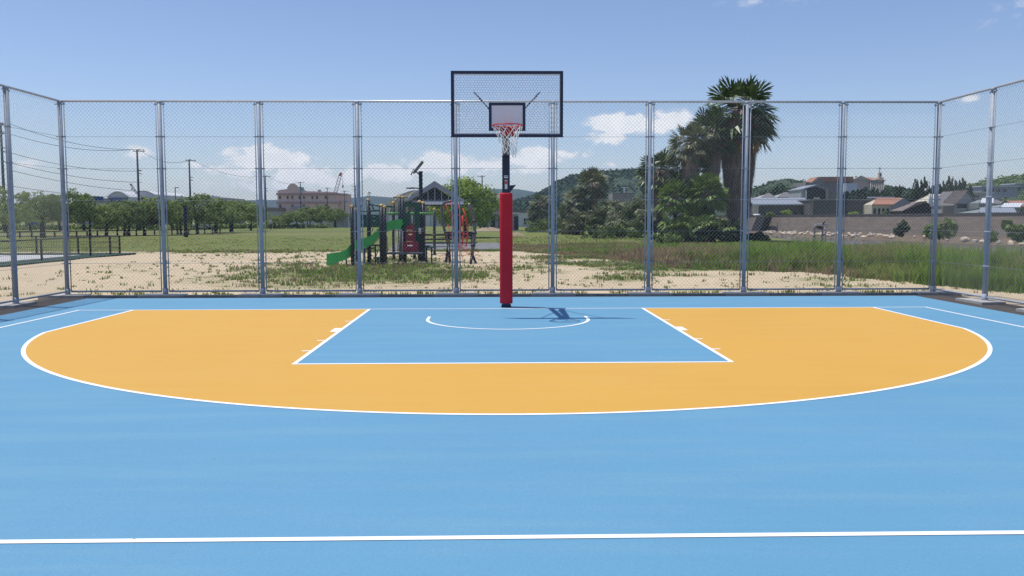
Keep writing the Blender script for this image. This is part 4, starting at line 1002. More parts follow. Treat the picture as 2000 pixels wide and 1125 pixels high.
for k in range(-2, 3): b.b2(k * bw / 2.6 - 0.025, k * bw / 2.6 + 0.025, -0.01, 0.05, ez - 0.02, az_ - 0.32 - abs(k) * bw / 2.6 * (az_ - ez) / hw)
b.b2(-hw * 0.8, hw * 0.8, 0.0, 0.08, ez - 0.12, ez - 0.02); b.build('gable_truss', 'shelter_grey', sh)
b = MB(); b.prism([(-hw * 0.72, ez - 0.02), (hw * 0.72, ez - 0.02), (0, az_ - 0.32)], 'y', 0.30, 0.36); b.build('gable_wall', 'shelter_dark', sh)
b = MB(); gz = P(830, 396, Y0).z; b.b2(-0.72, hw * 1.0, -0.34, -0.16, gz - 0.09, gz + 0.09); b.build('gutter', 'gutter_white', sh)
for sx in (-0.62, 0.72):
    for sy in (0.5, 4.2):
        b = MB(); b.b2(sx * hw - 0.11, sx * hw + 0.11, sy - 0.11, sy + 0.11, 0, ez - 0.05); b.build('column', 'shelter_dark', sh)
b = MB(); b.b2(-hw * 0.9, hw * 0.9, 0.4, 0.6, ez - 0.28, ez - 0.12); b.b2(-hw * 0.9, hw * 0.9, 4.1, 4.3, ez - 0.28, ez - 0.12); b.build('beam', 'shelter_dark', sh)
# picnic table under the shelter
d = 50.0; c = P(851, 428, d + CAM.y); tb = empty('picnic_table', (c.x, c.y, -0.03), 0, 'dark picnic table with attached benches standing in front of the shelter', 'picnic table')
b = MB(); b.b2(-1.0, 1.0, -0.4, 0.4, 0.70, 0.76); b.build('table_top', 'black_metal', tb)
for s in (-1, 1): b = MB(); b.b2(-1.0, 1.0, s * 0.75 - 0.14, s * 0.75 + 0.14, 0.42, 0.47); b.build('bench', 'black_metal', tb)
for s in (-0.75, 0.75):
    b = MB(); b.tube([(s, -0.75, 0), (s, -0.1, 0.72)], 0.04, 6); b.tube([(s, 0.75, 0), (s, 0.1, 0.72)], 0.04, 6); b.b2(s - 0.03, s + 0.03, -0.8, 0.8, 0.36, 0.42); b.build('leg', 'black_metal', tb)
c = P(880, 428, d - 1 + CAM.y)
bn = empty('park_bench', (c.x + 0.4, c.y + 3.0, -0.03), 0.0, 'dark park bench behind the rope arch, beside the shelter', 'bench')
b = MB(); b.b2(-0.9, 0.9, -0.2, 0.2, 0.40, 0.45); b.build('seat', 'black_metal', bn)
b = MB(); b.b2(-0.9, 0.9, 0.2, 0.24, 0.55, 0.85); b.build('backrest', 'black_metal', bn)
for s in (-0.7, 0.7): b = MB(); b.b2(s - 0.03, s + 0.03, -0.18, 0.24, 0, 0.40); b.b2(s - 0.03, s + 0.03, 0.16, 0.2, 0.40, 0.85); b.build('leg', 'black_metal', bn)
# dirt heaps
for (px, py, w_, h_, lb) in ((955, 446, 2.4, 0.55, 'brown heap of dug earth left of the red padded post'), (1008, 454, 1.0, 0.3, 'small brown clod heap right of the red padded post')):
    g = G(px, py + 5); b = MB(); n = 10; m_ = 20; gr = []
    for i in range(n + 1):
        for k in range(m_):
            rr = i / n; a = 2 * pi * k / m_; z = h_ * (1 - rr ** 1.6) + noise.noise(Vector((rr * cos(a) * 4 + px, rr * sin(a) * 4, 0))) * 0.14 * (1 - rr)
            b.v.append((cos(a) * rr * w_, sin(a) * rr * w_ * 0.6, z - 0.06))
    for i in range(n):
        for k in range(m_): b.f.append((i * m_ + k, i * m_ + (k + 1) % m_, (i + 1) * m_ + (k + 1) % m_, (i + 1) * m_ + k)); b.m.append(0)
    o = b.build('dirt_heap', 'track_dirt', None, True); o.location = (g.x, g.y, 0); tag(o, lb, 'dirt heap')

# ------------------------------------------------------------ low black fence on the left
lf = empty('low_fence', (-17.5, 25.0, -0.03), 0, 'low black post and wire fence around the neighbouring court at left', 'fence')
def lpost(x, y): b = MB(); b.b2(x - .03, x + .03, y - .03, y + .03, 0, 0.88); b.build('post', 'black_metal', lf)
ys_ = [0, -1.0, -2.9, -4.9, -6.9, -8.9, -10.9]
for y in ys_: lpost(0, y)
for x in (-1.9, -3.8, -5.7, -7.6, -9.5, -11.4): lpost(x, 0)
for z in (0.86, 0.60, 0.34, 0.08):
    b = MB(); r_0 = 0.022 if z > 0.8 else 0.006; b.tube([(0, 0, z), (0, -12, z)], r_0, 6); b.tube([(0, 0, z), (-13, 0, z)], r_0, 6); b.build('rail' if z > 0.8 else 'wire', 'black_metal', lf, True)
b = MB()
for k in range(96): b.tube([(0, -k * 0.125, 0.08), (0, -k * 0.125, 0.86)], 0.004, 3, False)
for k in range(104): b.tube([(-k * 0.125, 0, 0.08), (-k * 0.125, 0, 0.86)], 0.0022, 3, False)
b.build('wire_grid', 'black_metal', lf)
# dark rail and low wall along the far path
g0, g1 = G(-60, 466), G(430, 456)
kf = MB(); kf.tube([(g0.x, g0.y, 0.5), (g1.x, g1.y, 0.5)], 0.05, 6)
fr = empty('path_railing', (0, 0, 0), 0, 'low dark wooden railing along the path under the left trees', 'railing')
kf.build('rail', 'bark', fr)
for k in range(26):
    t_ = k / 25; b = MB(); x, y = g0.x + (g1.x - g0.x) * t_, g0.y + (g1.y - g0.y) * t_; b.b2(x - .06, x + .06, y - .06, y + .06, -0.05, 0.55); b.build('post', 'bark', fr)
# hedge strip at the back of the lawn
b = MB(); r_ = random.Random(8)
for k in range(150):
    t_ = r_.random(); px = -60 + 700 * t_; g = G(px, 449.5 - 4 * t_); leaf_cloud(b, (g.x, g.y, 0.35), 1.3, 0.6, 0.5, 34, 0.28, r_, inner=0.2)
tag(b.build('undergrowth', 'leaf_shrub', fix=False), label='low undergrowth beneath the row of park trees', cat='undergrowth', kind='stuff')

# ------------------------------------------------------------ left and centre background
def wallbox(root, m, x0, x1, y0, y1, z0, z1, name='wall'):
    b = MB(); b.b2(x0, x1, y0, y1, z0, z1); return b.build(name, m, root)
def windows(root, rects, y, dep=0.12, m='window_dark', frame='pale_wall'):
    for (x0, x1, z0, z1) in rects:
        b = MB(); b.b2(x0, x1, y - dep, y + 0.02, z0, z1); f = b.build('window', m, root)
        b = MB(); t = 0.07; b.b2(x0 - t, x1 + t, y - dep - 0.05, y - dep + 0.04, z0 - t * 1.6, z0); b.build('sill', frame, f)
# pink building
d = 300.0; Y = d + CAM.y
def X_(px): return P(px, 428, Y).x
def Z_(py): return CAM.z + (428 - py) * d / FPX
pk = empty('pink_building', (X_(603), Y, 0), 0, 'pink rendered building with a round gable and a row of small windows', 'building'); OX = X_(603)
b = MB()
prof = [(543, 373.5), (548, 371.8), (556, 370.8), (562, 370), (563, 366), (566, 362), (569, 360), (573, 359), (577, 360), (581, 362.5), (584, 366), (587, 371), (590, 374), (660, 376)]
poly = [(X_(543) - OX, 0)] + [(X_(a) - OX, Z_(c)) for a, c in prof] + [(X_(660) - OX, 0)]
b.prism(poly[::-1], 'y', 0, 0.5); b.b2(X_(543) - OX + .02, X_(660) - OX - .02, 0.5, 16, 0, Z_(379)); b.build('wall', 'pink_wall', pk)
b = MB(); b.prism([(X_(645) - OX, 0), (X_(672) - OX, 6), (X_(672) - OX, 16), (X_(645) - OX, 16)], 'z', 0, Z_(378)); b.build('wall', 'pink_wall', pk)
b = MB(); b.b2(X_(660) - OX, X_(677) - OX, 2, 12, 0, Z_(396)); b.build('wing', 'pink_wall', pk)
for py, t in ((380, 0.35), (396.5, 0.28)):
    b = MB(); b.b2(X_(541) - OX, X_(661) - OX, -0.45, 0.0, Z_(py) - t, Z_(py) + t); b.build('cornice', 'pink_trim', pk)
    b = MB(); b.prism([(X_(661) - OX, -0.45), (X_(673.5) - OX, 5.8), (X_(673) - OX, 6.4), (X_(660) - OX, 0.2)], 'z', Z_(py) - t, Z_(py) + t); b.build('cornice', 'pink_trim', pk)
windows(pk, [(X_(a - 1.7) - OX, X_(a + 1.7) - OX, Z_(389), Z_(383.5)) for a in (548, 563, 572, 586, 594.5, 611, 620, 637)], 0.0, frame='pink_trim')
windows(pk, [(X_(a - 2) - OX, X_(a + 2) - OX, Z_(406), Z_(400)) for a in (548, 572, 594, 620, 637)], 0.0, frame='pink_trim')
b = MB(); b.b2(X_(572) - OX, X_(602) - OX, -1.2, 0.0, Z_(409), Z_(404)); b.build('canopy', 'grey_wall', pk)
b = MB(); b.b2(X_(581) - OX, X_(589) - OX, 0.6, 5, Z_(374), Z_(366)); b.build('roof_housing', 'teal_roof', pk)
b = MB(); b.b2(X_(592) - OX, X_(595) - OX, 1.5, 3, Z_(376), Z_(372)); b.build('vent', 'grey_wall', pk); b = MB(); b.b2(X_(620) - OX, X_(625) - OX, 1.5, 3, Z_(376), Z_(371)); b.build('vent', 'grey_wall', pk)
def simple_block(name, label, px0, px1, pt, d, depth, m, cat='building', z0=-0.03, group=None):
    Y = d + CAM.y; x0, x1 = P(px0, 428, Y).x, P(px1, 428, Y).x; h = CAM.z + (428 - pt) * d / FPX
    root = empty(name, ((x0 + x1) / 2, Y, z0), 0, label, cat, group); w = (x1 - x0) / 2
    b = MB(); b.b2(-w, w, 0, depth, 0, h - z0); b.build('wall', m, root); return root, w, h - z0
root, w, h = simple_block('storehouse', 'low brown roofed storehouse just left of the pink building', 524, 545, 412, 290, 8, 'grey_wall')
b = MB(); b.b2(-w - .4, w + .4, -0.5, 8.4, h, h + 1.1); b.build('roof', 'brown_tile', root)
root, w, h = simple_block('dark_shed', 'dark shed with flat roof beside the grey cabinet, right of the pink building', 676, 700, 404, 320, 8, 'grey_wall'); b = MB(); b.b2(-w - .3, w + .3, -.4, 8.2, h, h + .5); b.build('roof', 'wall_cap', root)
# left warehouses
root, w, h = simple_block('warehouse', 'flat grey warehouse with a raised block beside the broad tree', 384, 440, 386.5, 310, 25, 'grey_wall')
b = MB(); b.b2(-w * .9, -w * .15, 2, 14, h, h + 0.8); b.build('roof_block', 'pale_wall', root); b = MB(); b.b2(-w - .2, w + .2, -.3, 0, h - .5, h + .1); b.build('parapet', 'pale_wall', root)
windows(root, [(-w + 1.5 + k * 3, -w + 3 + k * 3, h - 3.4, h - 2.2) for k in range(int(2 * w / 3) - 1)], 0)
root, w, h = simple_block('grey_shop', 'long shop with a deep blue roofline band at left', 150, 202, 387, 260, 15, 'grey_wall')
b = MB(); b.b2(-w - .2, w + .2, -.6, 0.1, h - 0.9, h + 0.45); b.build('sign_band', 'blue_sign', root); b = MB(); b.b2(-w * .55, -w * .05, -1.0, -0.6, h - 2.3, h - 1.5); b.build('awning', 'white_roof', root)
def arch_hall(label, px0, px1, pt_eave, pt_top, d, m, edge):
    root, w, h = simple_block('arched_hall', label, px0, px1, pt_eave, d, 30, m, group='arched roof halls at left')
    top = CAM.z + (428 - pt_top) * d / FPX + 0.03; n = 16; b = MB(); pr = [(-w, h)] + [(w * (2 * k / n - 1), h + (top - h) * (1 - (2 * k / n - 1) ** 2)) for k in range(1, n)] + [(w, h)]
    b.prism(pr, 'y', 0.0, 30); b.build('roof', m, root)
    b = MB(); pts = [(x, -0.1, z) for x, z in pr]; b.tube(pts, 0.35 if edge == 'white_roof' else 0.15, 6); b.build('roof_edge', edge, root, True); return root, w, h
root, w, h = arch_hall('white rimmed arched hall with dark blue sign bands', 212, 252, 385, 374.5, 265, 'pale_wall', 'white_roof')
for (a_, c_, t_, e_) in ((-1.0, 1.0, 387, 391), (-0.6, 0.9, 391.8, 396)):
    b = MB(); b.b2(a_ * w, c_ * w, -0.5, -0.05, CAM.z + (428 - e_) * 265 / FPX, CAM.z + (428 - t_) * 265 / FPX); sb = b.build('sign_band', 'blue_sign', root)
b = MB()
for k in range(9): b.b2(-0.85 * w + k * 0.2 * w, -0.85 * w + k * 0.2 * w + 0.07 * w, -0.56, -0.5, CAM.z + (428 - 390) * 265 / FPX, CAM.z + (428 - 388) * 265 / FPX)
b.build('sign_marks', 'pale_wall', root)
arch_hall('pale domed hall standing right of the white rimmed one', 262, 302, 380, 373.5, 275, 'pale_wall', 'grey_wall')
root, w, h = simple_block('grey_shop', 'low grey wall building linking the two arched halls', 246, 270, 392, 280, 15, 'pale_wall')
b = MB(); b.b2(-w - .2, w + .2, -.3, 15.2, h, h + .25); b.build('roof', 'metal_roof', root)
root, w, h = simple_block('blue_truck_shed', 'small shed with bright blue front among the thin left trees', 48, 66, 427, 150, 4, 'blue_sign'); b = MB(); b.b2(-w - .2, w + .2, -.3, 4.2, h, h + .2); b.build('roof', 'white_roof', root)
# behind the tree / pad: grey building
d = 150.0
root, w, h = simple_block('grey_house', 'tall pale grey building partly hidden behind the round green tree', 938, 985, 402, d, 10, 'pale_wall')
pk2 = CAM.z + (428 - 380) * d / FPX; b = MB(); b.prism([(-0.4, h), (10.4, h), (10.4, h + .35), (5, pk2 + .3), (-0.4, h + .35)][::-1], 'x', -w - .3, w + .3); b.build('roof', 'grey_tile', root)
b = MB(); b.b2(-w * 0.2, w * .7, -0.15, 0, h - 1.2, h - 0.7); b.build('eave_band', 'pink_trim', root)
root, w, h = simple_block('concrete_shed', 'low concrete open shed behind the red padded post', 936, 1012, 419, 118, 6, 'grey_wall'); 
for k in range(5): b = MB(); x = -w + 0.5 + k * (2 * w / 5); b.b2(x, x + 2 * w / 5 - 0.45, -0.12, 0.02, 0.15, h - 0.3); b.build('opening', 'shelter_dark', root)
b = MB(); b.b2(-w - .2, w + .2, -.3, 6.2, h, h + .22); b.build('roof', 'pale_wall', root)
root, w, h = simple_block('pale_store', 'pale lilac grey store behind the red and white parked cars', 1000, 1046, 416, 175, 10, 'pale_wall'); b = MB(); b.b2(-w - .3, w + .3, -.4, 10.3, h, h + .5); b.build('roof', 'grey_tile', root)
windows(root, [(-w + 2.4, -w + 3.6, h - 2.4, h - 1.2)], 0)
root, w, h = simple_block('long_wall', 'pale park boundary wall seen under the trees below the pink building', 690, 940, 421, 190, 0.4, 'pale_wall', 'wall')
b = MB(); b.b2(-w, w, -.08, .48, h, h + .12); b.build('coping', 'kerb_concrete', root)
for k in range(24): b = MB(); b.b2(-w + (k + .5) * 2 * w / 24 - .12, -w + (k + .5) * 2 * w / 24 + .12, -.10, 0, 0, h); b.build('pilaster', 'grey_wall', root)
root, w, h = simple_block('long_wall', 'pale boundary wall beneath the small trees of the pink building', 560, 690, 432, 170, 0.4, 'pale_wall', 'wall')
b = MB(); b.b2(-w, w, -.08, .48, h, h + .12); b.build('coping', 'kerb_concrete', root)
# grass-coloured domed hall
d = 240.0; Y = d + CAM.y; xl, xr = P(733, 428, Y).x, P(905, 428, Y).x; zt = CAM.z + (428 - 371) * d / FPX; w = (xr - xl) / 2
dm = empty('dome_hall', ((xl + xr) / 2, Y + w * .8, -0.03), 0, 'wide domed hall with olive roof and pale arched ribs behind the playground', 'hall')
b = MB(); n, m_ = 10, 36
for i in range(n + 1):
    ph = (pi / 2) * i / n
    for k in range(m_): a = 2 * pi * k / m_; b.v.append((w * cos(ph) ** 0.85 * cos(a), w * .8 * cos(ph) ** 0.85 * sin(a), zt * sin(ph) ** 0.9))
for i in range(n):
    for k in range(m_): b.f.append((i * m_ + k, i * m_ + (k + 1) % m_, (i + 1) * m_ + (k + 1) % m_, (i + 1) * m_ + k)); b.m.append(0)
b.build('roof', 'dome_roof', dm, True)
for a_ in (-2.4, -1.95, -1.57, -1.2, -0.75):
    b = MB(); b.tube([(1.01 * w * cos((pi / 2) * i / 12) ** .85 * cos(a_), 1.01 * w * .8 * cos((pi / 2) * i / 12) ** .85 * sin(a_), 1.012 * zt * sin((pi / 2) * i / 12) ** .9) for i in range(12)], 0.18, 6); b.build('rib', 'grey_wall', dm, True)
b = MB(); ph = 0.9; b.tube([(1.012 * w * cos(ph) ** .85 * cos(2 * pi * k / 40), 1.012 * w * .8 * cos(ph) ** .85 * sin(2 * pi * k / 40), 1.012 * zt * sin(ph) ** .9) for k in range(41)], 0.16, 6); b.build('rib', 'grey_wall', dm, True)

# cranes
def crane(label, px0, py0, px1, py1, d, col, wd, hook=True):
    Y = d + CAM.y; a = P(px0, py0, Y); c = P(px1, py1, Y); root = empty('crane', (a.x, Y, -0.03), 0, label, 'crane'); a0 = Vector((0, 0, a.z)); c0 = c - Vector((a.x, Y, 0))
    b = MB(); L_ = (c0 - a0); n = max(6, int(L_.length / (wd * 1.1))); s_ = Vector((0.9, 0, -0.25)).normalized() * wd / 2; t_ = Vector((0, wd / 2, 0))
    cs = [s_ + t_, s_ - t_, -s_ - t_, -s_ + t_]
    for q in cs: b.tube([a0 + q, a0 + L_ * 0.9 + q, c0 + q * 0.3], wd * 0.07, 4)
    for k in range(n):
        for j in range(4):
            p0 = a0 + L_ * (0.95 * k / n) + cs[j]; p1 = a0 + L_ * (0.95 * (k + 1) / n) + cs[(j + 1) % 4]; b.tube([p0, p1], wd * 0.045, 3, False)
    b.build('boom', 'crane_white' if col == 'crane_red' else col, root)
    b = MB(); b.tube([a0 + L_ * 0.86, c0], wd * 0.42, 6); b.build('boom_tip', col, root)
    b = MB(); b.b2(-wd * 1.5, wd * 1.5, -wd, wd, 0.6, 3.2); b.b2(-wd * 1.8, wd * 1.8, -wd * 1.2, wd * 1.2, 0, 0.6); b.tube([(0, 0, 3.2), a0], wd * .5, 6); b.build('crane_body', col, root)
    if hook:
        b = MB(); hz = c0.z - (24 if col == 'crane_red' else 8) * d / FPX; b.tube([c0 + Vector((wd * .6, 0, 0)), (c0.x + wd * .6, 0, hz)], wd * 0.05, 4); b.tube([(c0.x + wd * .6, 0, hz), (c0.x + wd * .6, 0, hz - wd)], wd * .25, 6); b.build('hook', 'crane_dark', root)
crane('red tipped white lattice crane rising behind the pink building', 652, 386, 666, 337, 420, 'crane_red', 1.3)
crane('small dark crane with slanting boom right of the pink building', 718, 388, 722, 375, 460, 'crane_dark', 0.9, False)
crane('small dark hooked crane behind the pale domed hall', 266, 376, 255, 359, 420, 'crane_dark', 0.9)

# utility poles and cables
POLES = {}
def pole(key, label, px, py, h, arms=1, side=1, d=None):
    d = d or (h - CAM.z) * FPX / (428 - py); Y = d + CAM.y; c = P(px, 428, Y); root = empty('utility_pole', (c.x, Y, -0.03), 0, label, 'utility pole', 'utility poles behind the park')
    hh = CAM.z + (428 - py) * d / FPX
    b = MB(); b.tube([(0, 0, 0), (0, 0, hh)], 0.20, 10, r2=0.13); b.build('pole', 'pole_concrete', root, True)
    for k in range(arms):
        b = MB(); z = hh - 0.25 - k * 1.1; o_ = 0.25 * side; w_ = 0.9 if k == 0 else 0.6
        b.b2(o_ - w_, o_ + w_, -0.06, 0.06, z - 0.05, z + 0.05); b.build('crossarm', 'pole_concrete', root)
        for q in (-0.8, 0.0, 0.8): b = MB(); b.tube([(o_ + q * w_, 0, z + 0.05), (o_ + q * w_, 0, z + 0.25)], 0.05, 6); b.build('insulator', 'pole_concrete', root)
    b = MB()
    for z in (hh - 3.0, hh - 3.5): b.tube([(0, 0, z), (0.55 * side, 0, z - 0.15)], 0.05, 6)
    b.build('bracket', 'pole_concrete', root)
    POLES[key] = Vector((c.x, Y, hh)); return root
pole('a', 'utility pole at the left edge, hidden by the leftmost fence post', 10, 243, 13.5, 2)
pole('b', 'tallest utility pole standing clear above the pale domed hall', 272.5, 294, 12)
pole('c', 'utility pole above the short lamp post, second from the tallest one', 373, 313, 12)
pole('d', 'utility pole just right of the third back fence post', 520, 344, 12)
pole('e', 'utility pole crossing the windows of the pink building', 588, 356, 12)
pole('f', 'utility pole by the right part of the pink building', 640, 367, 12)
pole('g', 'plain utility pole right of the pink building', 673.5, 373, 11)
pole('h', 'utility pole with a slanted crossarm beside the fourth back fence post', 695, 363, 12, 2, -1)
pole('i', 'utility pole showing above the right shoulder of the round green tree', 942, 344, 12, 1, -1, d=200)
for lb, px, py, d in (('thin pole with a small lamp above the trees right of the short lamp post', 344, 367, 170), ('thin antenna on the ridge of the green hill', 1181, 329, None)):
    if d:
        Y = d + CAM.y; c = P(px, 428, Y); h = CAM.z + (428 - py) * d / FPX; root = empty('street_lamp', (c.x, Y, -0.03), 0, lb, 'lamp post'); b = MB(); b.tube([(0, 0, 0), (0, 0, h)], 0.09, 8); b.build('pole', 'pole_concrete', root); b = MB(); b.b2(0, 0.7, -.12, .12, h - .05, h + .08); b.build('lamp_head', 'pole_concrete', root)
def cable(label, a, c, sag, r=0.02):
    b = MB(); a = Vector(a); c = Vector(c); b.tube([a + (c - a) * (k / 20) - Vector((0, 0, sag * 4 * (k / 20) * (1 - k / 20))) for k in range(21)], r, 4, False)
    tag(b.build('power_cable', 'cable', fix=False), label, 'cable', 'overhead power cables')
o = Vector((0.25, 0, 0.0))
A_, B_, C_, D_, E_ = (POLES[k] for k in 'abcde')
wl_ = [('upper cable from the left edge pole to the tallest clear pole', A_ + Vector((.9, 0, -.1)), B_ + Vector((.9, 0, 0)), 1.0), ('second cable just under the uppermost one at left', A_ + Vector((-.5, 0, -.9)), B_ + Vector((-.5, 0, -.05)), 1.0),
       ('cable from the tallest clear pole to the next pole', B_ + o, C_ + o, 1.2), ('cable running on to the pole beside the third back fence post', C_ + o, D_ + o, 1.4), ('cable in front of the pink building windows', D_ + o, E_ + o, 1.2),
       ('lower slack cable at left, level with the pole bracket', A_ + Vector((0, 0, -3.4)), B_ + Vector((0.5, 0, -3.2)), 0.8), ('lowest cable passing over the thin left trees', A_ + Vector((0, 0, -5.6)), B_ + Vector((0.5, 0, -6.2)), 0.5), ('cable between the two lower left ones', A_ + Vector((0, 0, -4.7)), B_ + Vector((0.5, 0, -4.9)), 0.6),
       ('thick cable just above the treetops at left', A_ + Vector((0, 0, -7.6)), B_ + Vector((0, 0, -7.2)), 0.4)]
for lb, a_, c_, s_ in wl_: cable(lb, a_, c_, s_, 0.028)
L0 = P(-260, 190, 60)
cable('cable entering the photo at the upper left', L0, A_ + Vector((.9, 0, -.1)), 0.8, 0.025)

# vehicles
def van(label, px, py, L_, Hh, col, rz=0.0, cat='van', name='parked_van', cab=0.3):
    g = G(px, py); root = empty(name, (g.x, g.y, -0.03), rz, label, cat)
    pr = [(-L_ / 2, 0.35), (L_ / 2, 0.35), (L_ / 2, Hh * 0.95), (L_ / 2 - 0.1, Hh), (-L_ / 2 + 0.9, Hh), (-L_ / 2 + 0.35, Hh * 0.6), (-L_ / 2, Hh * 0.5)]
    b = MB(); b.prism(pr, 'y', -0.75, 0.75); b.build('body', col, root)
    for k in range(3): b = MB(); x = -L_ / 2 + 0.85 + k * (L_ - 1.2) / 3; b.b2(x, x + (L_ - 1.2) / 3 - 0.12, -0.765, -0.74, Hh * 0.6, Hh * 0.88); b.build('window', 'window_dark', root)
    b = MB(); b.poly([(-L_ / 2 + 0.37, -.66, Hh * .64), (-L_ / 2 + 0.37, .66, Hh * .64), (-L_ / 2 + 0.82, .66, Hh * .95), (-L_ / 2 + .82, -.66, Hh * .95)]); b.build('windscreen', 'window_dark', root)
    for x in (-L_ * .32, L_ * .32):
        for y in (-0.72, 0.72): b = MB(); b.tube([(x, y - .1, .32), (x, y + .1, .32)], 0.32, 14); w_ = b.build('wheel', 'tyre', root); b = MB(); b.tube([(x, y - .115, .32), (x, y + .115, .32)], 0.16, 10); b.build('rim', 'handrail', w_)
    return root
van('white van parked under the trees beside the short lamp post', 395, 448, 2.5, 1.5, 'car_white')
van('small white fronted car parked under the low trees left of the pink building', 571, 443, 3.2, 1.65, 'car_white', 1.45, 'car', 'parked_car')
van('red parked car showing right of the red padded post', 1030, 441, 4.0, 1.3, 'car_red', 0.1, 'car', 'parked_car')
van('white parked car right of the red padded post, beside the red one', 1017, 442, 3.6, 1.25, 'car_white', 0.1, 'car', 'parked_car')
van('white car partly hidden behind the fence post left of the palms', 1100, 441, 4.0, 1.4, 'car_white', 0.0, 'car', 'parked_car')
g = G(673.5, 444); cb = empty('cabinet', (g.x, g.y, -0.03), 0, 'grey electric cabinet standing at the lawn edge right of the trees', 'cabinet')
b = MB(); b.b2(-.75, .75, -.4, .4, 0.1, 2.0); b.build('body', 'pale_wall', cb); b = MB(); b.b2(-.85, .85, -.5, .5, 0, 0.1); b.build('base', 'concrete', cb); b = MB(); b.b2(-.8, .8, -.45, .45, 2.0, 2.06); b.build('top', 'grey_wall', cb)
for s in (-.38, .38): b = MB(); b.b2(s - .33, s + .33, -.42, -.40, .2, 1.9); o_ = b.build('door', 'grey_wall', cb); b = MB(); b.b2(s * .3 - .02, s * .3 + .02, -.45, -.42, .95, 1.15); b.build('handle', 'black_metal', o_)

# ------------------------------------------------------------ person walking under the trees
def person(g, rz, label):
    me = bpy.data.meshes.new('body')
    J = {'pel': (0, 0, .93), 'sp': (0, 0, 1.15), 'ch': (0, 0.0, 1.36), 'nk': (0, 0, 1.48), 'hd': (0, -.01, 1.60), 'ht': (0, 0, 1.70), 'ls': (-.17, 0, 1.40), 'le': (-.23, .04, 1.14), 'lw': (-.22, -.06, .90), 'rs': (.17, 0, 1.40), 're': (.23, .06, 1.14), 'rw': (.23, -.02, .90),
         'lh': (-.09, 0, .90), 'lk': (-.10, -.10, .50), 'la': (-.10, -.02, .08), 'lt': (-.10, -.18, .03), 'rh': (.09, 0, .90), 'rk': (.10, .04, .50), 'ra': (.10, .22, .10), 'rt': (.10, .09, .03)}
    R_ = {'pel': .15, 'sp': .13, 'ch': .16, 'nk': .06, 'hd': .095, 'ht': .08, 'ls': .065, 'le': .045, 'lw': .03, 'rs': .065, 're': .045, 'rw': .03, 'lh': .09, 'lk': .06, 'la': .04, 'lt': .035, 'rh': .09, 'rk': .06, 'ra': .04, 'rt': .035}
    ks = list(J); E = [('pel', 'sp'), ('sp', 'ch'), ('ch', 'nk'), ('nk', 'hd'), ('hd', 'ht'), ('ch', 'ls'), ('ls', 'le'), ('le', 'lw'), ('ch', 'rs'), ('rs', 're'), ('re', 'rw'), ('pel', 'lh'), ('lh', 'lk'), ('lk', 'la'), ('la', 'lt'), ('pel', 'rh'), ('rh', 'rk'), ('rk', 'ra'), ('ra', 'rt')]
    me.from_pydata([J[k] for k in ks], [(ks.index(a), ks.index(c)) for a, c in E], []); me.materials.append(MATS['cloth_white'])
    root = empty('person', (g.x, g.y, -0.03), rz, label, 'person'); o = link('body', me, root)
    md = o.modifiers.new('skin', 'SKIN'); 
    for i, k in enumerate(ks): me.skin_vertices[0].data[i].radius = (R_[k], R_[k] * .85)
    me.skin_vertices[0].data[0].use_root = True; o.modifiers.new('sub', 'SUBSURF').levels = 1
    b = MB(); b.tube([(0, 0.01, 1.62), (0, 0.01, 1.70), (0, 0.01, 1.755)], [.108, .10, .05], 10); b.build('hair', 'hair', root, True)
    b = MB(); b.tube([(-.09, 0, .98), (-.10, -.10, .50), (-.10, -.02, .12)], [.11, .085, .06], 10); b.tube([(.09, 0, .98), (.10, .04, .50), (.10, .22, .14)], [.11, .085, .06], 10); b.build('trousers', 'cloth_dark', root, True)
bpy_skin_ok = True
_me_add = bpy.types.Mesh
try:
    person(G(529, 449), 0.6, 'person in a white top and dark trousers walking left of the low trees')
except Exception as ex:
    print('person failed', ex)

# ------------------------------------------------------------ hills
def hill(name, prof, d, back, front, m, rough, seed, n_cross=16):
    Y = d + CAM.y; xs_ = [P(px, 428, Y).x for px, py in prof]; zs_ = [CAM.z + (428 - py) * d / FPX for px, py in prof]
    nxx = max(60, int((xs_[-1] - xs_[0]) / (rough * 2.2))); nxx = min(nxx, 240); b = MB()
    ys_ = [-front + (front + back) * j / n_cross for j in range(n_cross + 1)]
    for j, yy in enumerate(ys_):
        f = (1 - smoothstep(0, 1, -yy / front)) if yy < 0 else (1 - smoothstep(0, 1, yy / back))
        for i in range(nxx + 1):
            x = xs_[0] + (xs_[-1] - xs_[0]) * i / nxx; z = interp(x, xs_, zs_)
            nn = noise.fractal(Vector((x / (rough * 6), yy / (rough * 6), seed)), 1, 2, 5)
            n3 = noise.noise(Vector((x / rough, yy / rough, seed + 5)))
            b.v.append((x, Y + yy + nn * rough * 2, max(-2, z * f ** (0.8 + 0.3 * nn) + (nn * rough * 0.6 + n3 * rough * 0.22) * min(1, f * 1.5))))
    for j in range(n_cross):
        for i in range(nxx): a = j * (nxx + 1) + i; b.f.append((a, a + 1, a + nxx + 2, a + nxx + 1)); b.m.append(0)
    return tag(b.build(name, m, None, True, fix=False), kind='structure')
